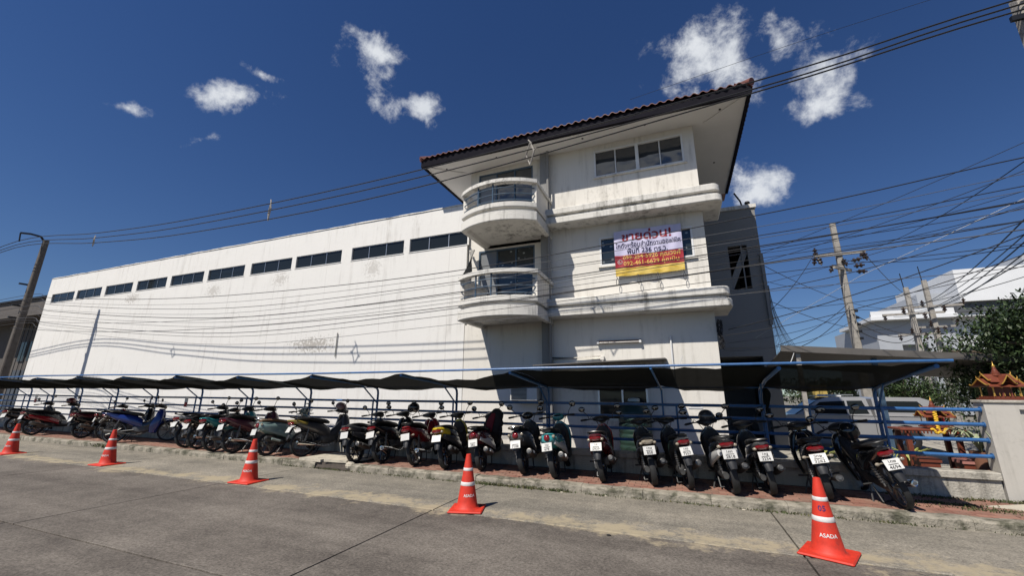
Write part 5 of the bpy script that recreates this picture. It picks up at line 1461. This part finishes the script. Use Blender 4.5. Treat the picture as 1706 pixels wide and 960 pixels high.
def style_meshes(style):
    """every part of one kind of motorcycle as a shared mesh: name -> (mesh, material key, parent part or None)"""
    P = []
    def add(name, mb, key, par=None, ang=38): P.append((name, smooth_mesh(mb, name, ang), key, par))
    U = style == 'underbone'; RT = style == 'retro'
    rw = .285 if U else (.255 if RT else .27); tw = .045 if U else .055; wbase = 1.22
    # bodywork
    q = MB()
    if U:
        q.loft([(-.36, 0, .80, .03, .012, 2.2), (-.26, 0, .775, .085, .04, 2.4), (-.05, 0, .70, .115, .085, 2.6), (.2, 0, .635, .13, .125, 2.6), (.42, 0, .565, .12, .145, 2.5), (.58, 0, .48, .09, .13, 2.3)])
    elif RT:
        q.loft([(-.26, 0, .66, .07, .05, 2), (-.2, 0, .66, .13, .10, 2.1), (-.05, 0, .63, .165, .14, 2.2), (.18, 0, .60, .175, .155, 2.3), (.4, 0, .55, .165, .16, 2.4), (.55, 0, .46, .13, .14, 2.4), (.62, 0, .40, .10, .10, 2.3)])
    else:
        q.loft([(-.34, 0, .79, .035, .014, 2.4), (-.24, 0, .755, .10, .045, 2.8), (-.05, 0, .69, .135, .085, 3), (.2, 0, .63, .15, .12, 3), (.42, 0, .55, .145, .15, 3), (.56, 0, .44, .12, .13, 2.8), (.62, 0, .38, .09, .09, 2.6)])
    add('body_panel', q, 'main')
    if not U:                                            # lower side flank in a second colour
        for s in (1, -1):
            q = MB(); q.loft([(-.20, s * .10, .62, .03, .045, 2.4), (.05, s * .135, .545, .035, .07, 2.6), (.3, s * .15, .47, .032, .085, 2.6), (.52, s * .13, .38, .03, .07, 2.4)], n=12)
            add('side_flank', q, 'second')
    q = MB()
    sz = .0 if not U else .035
    q.loft([(-.20, 0, .795 + sz, .07, .018, 2.4), (-.08, 0, .80 + sz, .115, .034, 2.8), (.12, 0, .785 + sz, .135, .042, 2.8), (.3, 0, .745 + sz, .13, .05, 2.8), (.48, 0, .715 + sz, .10, .05, 2.6), (.58, 0, .69 + sz, .05, .03, 2.2)])
    add('seat', q, 'seat')
    # rider's well or spine
    q = MB()
    if U:
        q.loft([(.45, 0, .46, .075, .13, 2.4), (.62, 0, .43, .085, .12, 2.4), (.80, 0, .54, .08, .14, 2.4), (.95, 0, .72, .08, .13, 2.2)])
        add('spine_cover', q, 'second')
    else:
        q.loft([(.5, 0, .33, .13, .075, 3), (.65, 0, .285, .16, .05, 3.2), (.85, 0, .29, .16, .05, 3.2), (.98, 0, .35, .14, .08, 2.8)])
        add('footboard', q, 'dark')
    # leg shield
    if U:
        for s in (1, -1):
            q = MB(); q.loft([(.24, .84, s * .12, .06, .016, 2), (.42, .87, s * .155, .11, .028, 2.2), (.62, .93, s * .16, .105, .034, 2.2), (.82, .95, s * .11, .08, .05, 2), (.90, .94, s * .06, .05, .04, 2)], 'xy', 12)
            add('leg_shield', q, 'main')
    else:
        q = MB(); b = .95 if RT else .84
        q.loft([(.27, 1.00, 0, .035, .09 * b, 2.6), (.36, 1.02, 0, .045, .135 * b, 2.8), (.55, 1.005, 0, .055, .175 * b, 2.8), (.70, .975, 0, .06, .185 * b, 2.8), (.80, .95, 0, .055, .15 * b, 2.6), (.865, .93, 0, .04, .09 * b, 2.3), (.90, .915, 0, .025, .05, 2)], 'xy', 22)
        add('front_shield', q, 'front')
        q = MB()                                         # dark inner face with glove box, ignition and hook
        q.loft([(.30, .965, 0, .03, .085 * b, 3), (.42, .968, 0, .035, .135 * b, 3), (.58, .935, 0, .035, .155 * b, 3), (.72, .90, 0, .035, .155 * b, 3), (.80, .885, 0, .03, .12 * b, 2.8), (.86, .87, 0, .02, .06, 2.3)], 'xy', 18)
        q.box(.86, .90, -.10, -.02, .60, .70, .012); q.box(.86, .90, .02, .10, .60, .70, .012); q.lathe([(.018, -.03), (.018, .02)], (.86, -.06, .80), 'x', 10); q.tube([(.87, 0, .74), (.83, 0, .745), (.825, 0, .72)], .006, 5)
        add('inner_panel', q, 'dark')
        if not RT:
            q = MB(); q.loft([(.58, 1.06, 0, .03, .05, 2), (.70, 1.05, 0, .05, .11, 2.3), (.80, 1.01, 0, .05, .10, 2.2), (.88, .97, 0, .03, .04, 2)], 'xy', 14); add('nose_panel', q, 'second')
    # handlebar group
    q = MB()
    if RT: q.ell((.90, 0, .985), .095, .12, .075, 16, 10)
    else: q.loft([(.76, 0, .985, .06, .02, 2), (.83, 0, .995, .155, .040, 2.3), (.92, 0, .99, .135, .06, 2.2), (1.0, 0, .965, .06, .045, 2), (1.03, 0, .95, .03, .025, 2)], n=14)
    add('handlebar_cowl', q, 'front' if RT else 'dark')
    q = MB(); q.tube(crspline([(.74, .335, .995), (.84, .20, 1.0), (.88, .08, .985), (.88, -.08, .985), (.84, -.20, 1.0), (.74, -.335, .995)], 3), .0125, 6); add('handlebar', q, 'dark')
    for s in (1, -1):
        q = MB(); q.tube([(.725, s * .345, .995), (.80, s * .252, .999)], .0195, 8); add('grip', q, 'rubber', 'handlebar')
        q = MB(); q.tube([(.80, s * .36, .985), (.87, s * .22, .99)], .006, 5); add('brake_lever', q, 'chrome', 'handlebar')
        q = MB(); q.tube(crspline([(.84, s * .21, 1.0), (.85, s * .235, 1.08), (.84, s * .30, 1.155)], 3), .0065, 5)
        add('mirror_stem', q, 'dark')
        rt = Matrix.Rotation(R(-12), 3, 'Y')
        q = MB(); q.ell((.845, s * .325, 1.20), .024, .062, .05 if not RT else .058, 14, 8, rt); add('mirror', q, 'dark')
        q = MB(); q.ell((.828, s * .325, 1.196), .010, .052, .041 if not RT else .049, 14, 6, rt); add('mirror_glass', q, 'mirror', 'mirror')
    q = MB(); q.ell((1.015 if not RT else .98, 0, .955 if not RT else .985), .035, .075, .055, 14, 8); add('headlight', q, 'clear')
    # fork and front fender
    for s in (1, -1):
        q = MB(); q.tube([(wbase - .02 + .01, s * .065, rw), (1.06, s * .065, .56), (.99, s * .06, .68)], [.022, .02, .016], 8); add('fork_leg', q, 'steel')
    q = MB(); rg = []
    for k in range(13):
        a = R(8 + 150 * k / 12); w = .055 * (1 - .25 * abs(k / 6 - 1)); rr = rw + .028
        rg.append([(wbase + (rr + dr) * math.cos(a), y, rw + (rr + dr) * math.sin(a)) for y, dr in ((-w, -.025), (-w * .8, .004), (0, .014), (w * .8, .004), (w, -.025), (w * .75, -.012), (0, .004), (-w * .75, -.012))])
    q.rings(rg); add('front_fender', q, 'front' if not U else 'main')
    # engine, swing arm, exhaust, shock
    q = MB()
    if U:
        q.loft([(.38, 0, .36, .07, .08, 3), (.5, 0, .34, .10, .10, 3), (.66, 0, .34, .09, .09, 3), (.80, 0, .38, .055, .06, 2.6)], n=12)
        for k in range(5): q.box(.66 + k * .03, .675 + k * .03, -.075, .075, .30, .43)
        q.tube([(.42, .075, .33), (0, .07, rw)], .018, 6); q.tube([(.42, -.075, .33), (0, -.07, rw)], .018, 6)
    else:
        q.loft([(-.06, .07, rw, .035, .045, 2.5), (.08, .06, rw + .01, .06, .075, 2.6), (.25, .04, .30, .09, .085, 2.8), (.42, .02, .32, .10, .08, 2.8), (.52, 0, .34, .07, .05, 2.4)], n=14)
        q.box(.16, .30, -.12, -.02, .24, .38, .02)
    add('engine', q, 'engine', ang=30)
    q = MB()
    if U: q.tube(crspline([(.70, -.06, .26), (.5, -.11, .19), (.32, -.13, .22), (.2, -.135, .25), (-.16, -.15, .31), (-.2, -.152, .316)], 3), [.015] * 9 + [.03, .042, .045, .045, .045, .04, .03], 10)
    else: q.tube(crspline([(.42, -.06, .26), (.34, -.12, .23), (.26, -.15, .26), (.20, -.155, .285), (-.12, -.175, .385), (-.17, -.178, .40)], 3), [.016] * 7 + [.03, .045, .052, .055, .055, .054, .05, .045, .036], 10)
    add('exhaust', q, 'exhaust')
    q = MB()
    if U: q.tube([(-.195, -.152, .315), (-.21, -.1525, .318)], .022, 10)
    else: q.tube([(-.168, -.178, .40), (-.182, -.179, .404)], .026, 10)
    add('exhaust_tip', q, 'engine', 'exhaust')
    if not U:
        q = MB(); q.tube([(.16, -.20, .30), (-.06, -.222, .365)], [.028, .03], 6); add('heat_shield', q, 'second' if RT else 'dark', 'exhaust')
    for s in ((1, -1) if U else (1,)):
        q = MB(); pts = [(-.02, s * .10, rw + .02), (.02, s * .105, .44), (.06, s * .10, .62)]
        q.tube(pts, .013, 6)
        for k in range(7): q.lathe([(.028, -.006), (.028, .006)], (.0 + .008 * k, s * .103, .36 + .032 * k), 'z', 10)
        add('shock_absorber', q, 'shock')
    # control cables looping from the bars, speedometer
    for k, (y0, y1, x1) in enumerate(((.2, .04, 1.0), (.16, -.03, .99), (-.2, -.05, 1.0), (-.15, .05, .98))):
        q = MB(); q.tube(crspline([(.85, y0, .99), (.93, y0 * .9, 1.04 - .03 * k), (1.0, (y0 + y1) / 2, .97), (x1, y1, .80)], 4), .005, 4); add('cable', q, 'dark')
    q = MB(); q.ell((.83, 0, 1.012), .045, .075, .018, 12, 6); add('speedometer', q, 'lens')
    # tail: fender, plate, lights, grab rail
    q = MB(); rg = []
    for (x, z, w) in ((-.14, .68, .06), (-.24, .645, .062), (-.30, .56, .058), (-.34, .46, .052), (-.36, .40, .04)) if not RT else ((-.14, .62, .06), (-.24, .60, .065), (-.29, .52, .06), (-.325, .44, .05)):
        rg.append([(x, -w, z), (x - .012, -w * .6, z + .006), (x - .016, 0, z + .01), (x - .012, w * .6, z + .006), (x, w, z), (x + .012, 0, z + .0)])
    q.rings(rg); add('rear_fender', q, 'dark')
    q = MB()
    if RT: q.ell((-.255, 0, .685), .04, .055, .055, 14, 8)
    else: q.loft([(-.285, 0, .735, .095, .04, 2.3), (-.32, 0, .735, .085, .038, 2.2), (-.35, 0, .745, .05, .022, 2)], n=14)
    add('tail_light', q, 'red')
    for s in (1, -1):
        q = MB()
        if RT: q.ell((-.235, s * .115, .70), .03, .03, .03, 10, 6)
        elif U: q.tube([(-.25, s * .06, .62), (-.26, s * .125, .625)], .008, 5); q.ell((-.265, s * .14, .625), .02, .028, .022, 10, 6)
        else: q.ell((-.285, s * .10, .715), .03, .032, .024, 10, 6)
        add('indicator', q, 'clear')
    q = MB(); q.tube(crspline([(.0, .12, .80 + sz), (-.16, .125, .82 + sz), (-.28, .08, .84 + sz), (-.31, 0, .845 + sz), (-.28, -.08, .84 + sz), (-.16, -.125, .82 + sz), (.0, -.12, .80 + sz)], 3), .0125, 6); add('grab_rail', q, 'rail')
    q = MB(); q.tube([(.48, .10, .28), (.36, .22, .02), (.34, .235, .008)], .011, 6); add('side_stand', q, 'steel')
    q = MB(); q.tube([(.36, .12, .24), (.26, .13, .06)], .011, 6); q.tube([(.36, -.10, .24), (.26, -.11, .06)], .011, 6); q.tube([(.26, .13, .06), (.26, -.11, .06)], .011, 6); add('centre_stand', q, 'dark')
    for s in (1, -1):
        q = MB(); q.tube([(.33, s * .12, .29), (.33, s * .23, .30)], .014, 6); add('foot_peg', q, 'rubber')
    if U:
        q = MB(); q.loft([(-.08, .085, rw + .0, .012, .05, 3), (.2, .09, rw + .03, .013, .06, 3), (.42, .085, .34, .012, .06, 3)], n=10); add('chain_case', q, 'dark')
    return P, rw, tw, wbase
STY = {k: style_meshes(k) for k in ('sport', 'retro', 'underbone')}
WHEELS = {k: (wheel_meshes(v[1], v[2], 'cast'), wheel_meshes(v[1], v[2], 'wire')) for k, v in STY.items()}
TAILS = {}
for st_, secs in (('underbone', [(-.375, 0, .805, .03, .014, 2.2), (-.27, 0, .778, .09, .045, 2.4), (-.14, 0, .745, .107, .066, 2.5), (-.02, 0, .705, .119, .09, 2.6), (.05, 0, .69, .118, .08, 2.6)]),
                  ('sport', [(-.35, 0, .79, .04, .018, 2.4), (-.25, 0, .757, .105, .05, 2.8), (-.10, 0, .71, .133, .082, 3), (.03, 0, .675, .145, .10, 3)]), ('retro', [(-.27, 0, .66, .075, .055, 2), (-.21, 0, .66, .133, .104, 2.1), (-.05, 0, .632, .17, .144, 2.2)])):
    t_ = MB(); t_.loft(secs); TAILS[st_] = smooth_mesh(t_, 'tail_cowl')
plm = MB(); plm.box(-.005, .005, -.088, .088, -.068, .068, .003); PLATE_ME = plm.mesh('licence_plate')
TXT = {}
def plate_text(txt, size, z):
    key = (txt, size, z)
    if key not in TXT:
        me = text_mesh(txt, size, .0012); xs = [v.co.x for v in me.vertices]
        k = min(1.0, .155 / max(1e-3, max(xs) - min(xs)))
        for v in me.vertices: v.co = (-.0065, -v.co.x * k, z + v.co.y)
        me.materials.clear(); TXT[key] = me
    return TXT[key]
def paint(name, c, rough=.22, met=.0): return mat('paint_' + name, c, rough, met, var=.05, scale=12, coat=.8, obj=True)
PT = {'black': paint('black', (.014, .014, .016)), 'grey': paint('grey', (.10, .10, .105), .3, .4), 'silver': paint('silver', (.42, .42, .43), .3, .6), 'white': paint('white', (.66, .655, .64)),
      'red': paint('red', (.26, .012, .018)), 'maroon': paint('maroon', (.10, .016, .022)), 'blue': paint('blue', (.014, .034, .19)), 'darkteal': paint('darkteal', (.02, .09, .12)), 'teal': paint('teal', (.04, .25, .27)),
      'mint': paint('mint', (.20, .285, .27)), 'yellow': paint('yellow', (.72, .52, .025)), 'olive': paint('olive', (.30, .22, .05)), 'darkgrey': paint('darkgrey', (.045, .046, .05), .3), 'graphite': paint('graphite', (.07, .07, .075), .35, .3), 'navyblue': paint('navyblue', (.012, .022, .09)), 'plum': paint('plum', (.10, .03, .045))}
def bike(i, x, y, hd, style, lean, main, second, front, lab, rim='black', seat=None, spokes=0, plate=None, exh='steel', z=.13, rail='dark', tail=None, skip=(), red=None):
    P, rw, tw, wb = STY[style]
    h = R(hd)
    root = tag(empty('motorcycle', (x, y, z)), lab, 'motorcycle', 'motorcycles parked under the canopy')
    root.scale = (1.06 * random.uniform(.97, 1.03), 1.08 * random.uniform(.95, 1.12), 1.06 * random.uniform(.96, 1.03)); root.rotation_euler = (R(-lean), 0, h)
    M = {'main': PT[main], 'second': PT[second], 'front': PT[front], 'seat': seat or VINYL, 'dark': PLAST, 'rubber': RUBBER, 'chrome': CHROME, 'mirror': MIRR, 'clear': CLRL, 'lens': GLASS, 'steel': STEEL, 'engine': ENGINE,
         'exhaust': {'steel': STEEL, 'black': PLAST, 'chrome': CHROME}[exh], 'red': REDL, 'rail': {'dark': PLAST, 'chrome': CHROME, 'grey': STEEL}[rail], 'shock': STEEL}
    made = {}
    if red: M['red'] = red
    for nm, me, key, par in P:
        if nm in skip or (par and par in skip): continue
        o = link(nm, me, M[key], root if par is None else made[par]); made[nm] = o
    if tail: link('tail_cowl', TAILS[style], PT[tail], root)
    (tm, rm) = WHEELS[style][spokes]
    for cx in (0, wb):
        w = link('wheel', tm, RUBBER, root); w.location = (cx, 0, rw); w.rotation_euler = (0, random.uniform(0, 6), 0)
        link('rim', rm, PT['black'] if rim == 'black' else STEEL, w)
    p = link('licence_plate', PLATE_ME, PLATE, root); p.location = (-.338, 0, .605 if style != 'retro' else .55); p.rotation_euler = (R(random.uniform(-4, 4)), R(22 + random.uniform(-7, 9)), R(random.uniform(-4, 4)))
    if plate:
        for t, sz_, zz in ((plate[0], .050, .032), (plate[1], .016, -.002), (plate[2], .058, -.039)):
            if t.strip(): link('plate_lettering', plate_text(t, sz_, zz), INK, p)
    return root
TG = 'กรุงเทพมหานคร'
B = [
 (-22.94, 7.98, 105, 'sport', 9, 'black', 'grey', 'black', 'farthest motorcycle at the left end, black with a grey tail', {}),
 (-21.23, 7.85, 90, 'sport', 9, 'black', 'red', 'black', 'black motorcycle with red side panels and a helmet, second from the far left', {}),
 (-18.45, 8.01, 88, 'sport', 9, 'maroon', 'black', 'red', 'dark red scooter left of the blue one, third from the far left', {}),
 (-17.30, 8.12, 78, 'underbone', 9, 'black', 'silver', 'black', 'black motorcycle mostly hidden behind the blue scooter', {'rim': 's'}),
 (-16.04, 7.70, 52, 'underbone', 7, 'blue', 'black', 'darkteal', 'bright blue step-through motorcycle with a dark tail, seen side-on', {'rim': 's', 'spokes': 0, 'tail': 'navyblue', 'exh': 'steel'}),
 (-12.93, 7.92, 92, 'underbone', 10, 'darkgrey', 'black', 'black', 'white-tailed motorcycle with a red light, first after the gap', {'rim': 's', 'tail': 'white'}),
 (-12.35, 7.88, 90, 'underbone', 10, 'black', 'silver', 'black', 'black wire-wheeled motorcycle left of the teal one', {'spokes': 1, 'rim': 's', 'exh': 'chrome'}),
 (-11.47, 7.72, 94, 'underbone', 10, 'teal', 'darkteal', 'black', 'teal-sided motorcycle between the wire-wheeled and the plum one', {'rim': 's'}),
 (-10.72, 7.72, 88, 'underbone', 10, 'plum', 'plum', 'black', 'plum-coloured motorcycle with a long steel exhaust left of the mint scooter', {'spokes': 1, 'exh': 'chrome'}),
 (-9.55, 7.74, 82, 'retro', 8, 'mint', 'mint', 'mint', 'pale mint retro scooter with a brown seat behind the middle cone', {'seat': BROWNV, 'rim': 's', 'rail': 'chrome', 'exh': 'black'}),
 (-8.66, 7.98, 74, 'underbone', 5, 'graphite', 'grey', 'grey', 'grey step-through with an olive tail and a helmet on its mirror', {'spokes': 1, 'rim': 's', 'exh': 'chrome', 'tail': 'olive'}),
 (-6.86, 7.82, 96, 'sport', 10, 'black', 'graphite', 'black', 'black scooter just right of the storm drain', {'exh': 'steel', 'tail': 'graphite', 'skip': ('grab_rail', 'nose_panel')}),
 (-6.30, 8.03, 92, 'underbone', 10, 'black', 'black', 'black', 'black motorcycle with a helmet hung on its handlebar', {'exh': 'chrome'}),
 (-5.42, 8.03, 98, 'underbone', 10, 'red', 'red', 'black', 'dark red step-through with a silver exhaust left of the yellow scooter', {'exh': 'chrome', 'rim': 's'}),
 (-4.62, 7.96, 98, 'sport', 10, 'black', 'graphite', 'yellow', 'black and yellow scooter with a bright yellow tail', {'exh': 'black', 'tail': 'yellow', 'skip': ('grab_rail',)}),
 (-3.86, 8.10, 97, 'retro', 9, 'maroon', 'white', 'plum', 'maroon and white retro scooter draped with a red and black jacket', {'exh': 'steel', 'plate': (' ', TG, '282')}),
 (-2.93, 8.06, 96, 'retro', 9, 'grey', 'graphite', 'black', 'grey retro scooter with a red tail left of the teal and white one', {'rail': 'chrome', 'plate': (' ', TG, '7108')}),
 (-2.27, 7.94, 93, 'retro', 8, 'teal', 'white', 'teal', 'teal and white retro scooter', {'rail': 'dark', 'plate': ('1ฒ', TG, '678')}),
 (-1.40, 7.98, 93, 'sport', 6, 'red', 'maroon', 'red', 'all-red scooter standing in front of the green water tank', {'rail': 'grey', 'plate': ('1ก', TG, '5939'), 'exh': 'black', 'tail': 'maroon'}),
 (-.54, 8.03, 99, 'sport', 7, 'black', 'black', 'black', 'slim black scooter right of the red one, front of the tank edge', {'plate': ('1กษ', TG, '858'), 'skip': ('grab_rail', 'rear_fender'), 'red': CLRL, 'exh': 'black'}),
 (.02, 8.00, 102, 'sport', 8, 'darkgrey', 'black', 'black', 'black sport motorcycle with a raised exhaust and grey rear mudguard', {'plate': ('1กร', TG, '7557'), 'exh': 'steel', 'skip': ('grab_rail', 'side_flank')}),
 (.68, 7.90, 97, 'sport', 9, 'black', 'white', 'black', 'black and white scooter with a helmet on its mirror, fourth from the right', {'rail': 'dark', 'plate': ('1กก', TG, '2818'), 'exh': 'black', 'tail': 'black'}),
 (1.22, 8.06, 92, 'sport', 9, 'graphite', 'black', 'grey', 'dark grey scooter with a rounded grab rail, third from the right', {'rail': 'grey', 'plate': ('1กฐ', TG, '2234'), 'exh': 'black', 'tail': 'grey'}),
 (1.95, 8.05, 84, 'underbone', 9, 'black', 'black', 'black', 'black motorcycle with plate 3262 behind the numbered cone', {'plate': ('2กผ', TG, '3262'), 'exh': 'steel', 'rim': 's'}),
 (2.78, 7.84, 93, 'underbone', 17, 'black', 'graphite', 'graphite', 'black motorcycle at the right end leaning far over on its stand', {'plate': ('1กพ', TG, '4694'), 'exh': 'chrome', 'rim': 's'}),
]
for i, (x, y, hd, st, lean, a, b, c, lab, kw) in enumerate(B):
    bike(i, x, y, hd, st, lean + random.uniform(-1, 1), a, b, c, lab, **kw)

# helmets resting on the motorcycles
def helmet(loc, rot, m, lab, vis=True):
    e = tag(empty('helmet', loc, rot), lab, 'helmet', 'helmets on the motorcycles')
    q = MB(); n, mm = 20, 12; rg = []
    for i in range(mm + 1):
        th = math.pi * .5 * (1 - i / mm * 1.42) ; r_ = .135 * math.cos(th) if i < mm + 1 else 0; zz = .125 * math.sin(th)
        rg.append([((max(.004, r_)) * math.cos(2 * math.pi * j / n) * 1.12, max(.004, r_) * math.sin(2 * math.pi * j / n), zz) for j in range(n)])
    q.rings(rg); q.build('shell', m, e)
    q = MB(); rg = []
    for i in range(7):
        a = R(-62 + 124 * i / 6); rg.append([(.155 * math.cos(a), .143 * math.sin(a), .045), (.162 * math.cos(a), .15 * math.sin(a), -.01), (.150 * math.cos(a), .138 * math.sin(a), -.085), (.146 * math.cos(a), .134 * math.sin(a), -.085), (.155 * math.cos(a), .144 * math.sin(a), -.01), (.15 * math.cos(a), .138 * math.sin(a), .045)])
    q.rings(rg); q.build('visor', GLASS if vis else mat('clear_visor', (.35, .33, .33), .1, coat=.5), e)
    q = MB(); q.tube([(.02, .11, -.08), (.03, .05, -.17), (.03, -.04, -.175), (.02, -.11, -.08)], .007, 5); q.build('strap', PLAST, e)
helmet((-21.38, 8.72, 1.27), (0, .2, 2.0), PT['maroon'], 'dark red helmet on the second motorcycle from the far left')
helmet((-8.47, 8.90, 1.27), (0, .5, 1.0), mat('helmet_pink', (.22, .13, .13), .3, coat=.6), 'pinkish open helmet on the grey step-through', False)
helmet((-6.17, 8.92, 1.30), (.3, .1, 2.6), PT['black'], 'round black helmet hanging above the handlebar left of the dark red step-through')
helmet((.41, 8.82, 1.26), (0, .1, 1.2), PT['darkgrey'], 'black helmet on the mirror of the black and white scooter')
helmet((2.50, 8.66, 1.10), (.6, .2, -1.2), PT['black'], 'black helmet hung on the leaning motorcycle at the right end')
# jacket over the handlebar of the maroon and white scooter
jk = tag(empty('jacket', (-4.02, 8.88, .72)), 'red and black jacket draped over the handlebar of the maroon scooter', 'jacket')
q = MB(); q.loft([(0, 0, 0, .13, .07, 2), (.12, .0, .02, .19, .10, 2.2), (.28, .02, .03, .22, .12, 2.3), (.42, .05, .04, .19, .12, 2.3), (.54, .08, .05, .12, .10, 2.2), (.60, .1, .05, .05, .05, 2)], 'xy', 22, 4)
q.v = [(v[0] + .018 * math.sin(v[2] * 25 + v[1] * 30), v[1] + .014 * math.sin(v[2] * 31 + v[0] * 22), v[2]) for v in q.v]
q.build('back', mat('jacket_black', (.02, .016, .018), .85, var=.3, scale=30), jk)
q = MB(); q.loft([(.10, -.03, -.105, .07, .02, 2), (.24, -.02, -.105, .09, .03, 2.2), (.38, .02, -.09, .08, .03, 2.2), (.50, .06, -.06, .05, .025, 2)], 'xy', 14, 3); q.build('panel', mat('jacket_red', (.16, .012, .022), .85, var=.3, scale=30), jk)
q = MB(); q.loft([(-.05, .17, .02, .03, .03, 2), (.1, .19, .02, .05, .045, 2.2), (.3, .16, .03, .055, .05, 2.2), (.46, .1, .04, .05, .05, 2)], 'xy', 12, 3); q.build('sleeve', mat('jacket_black', (.02, .016, .018), .85), jk)
# flower bunch on the mint scooter and small litter on the road
q = MB(); rr = random.Random(5)
for k in range(40): q.ell((rr.gauss(0, .06), rr.gauss(0, .06), rr.gauss(.1, .06)), .02, .02, .016, 6, 4)
o = q.build('flower_bunch', mat('petal_white', (.6, .58, .45), .8, var=.4, scale=40)); o['kind'] = 'stuff'; o.location = (-9.55, 8.56, 1.0); tag(o, 'bunch of pale flowers tucked behind the shield of the mint scooter', 'flowers')
for k, (x, y, s) in enumerate(((-.95, 5.55, .03), (-2.05, 7.48, .03), (-1.3, 7.5, .025), (.72, 7.46, .03))):
    q = MB(); q.ell((0, 0, .008), s, s * .6, .010, 7, 5); o = q.build('litter', INK if k == 0 else BEIGE, smooth=False); o.location = (x, y, 0)
    tag(o, ('small dark scrap on the sandy road joint', 'pale pebble by the kerb in front of the teal scooter', 'pale pebble at the kerb foot before the red scooter', 'pale pebble at the kerb near the numbered cone')[k], 'litter')
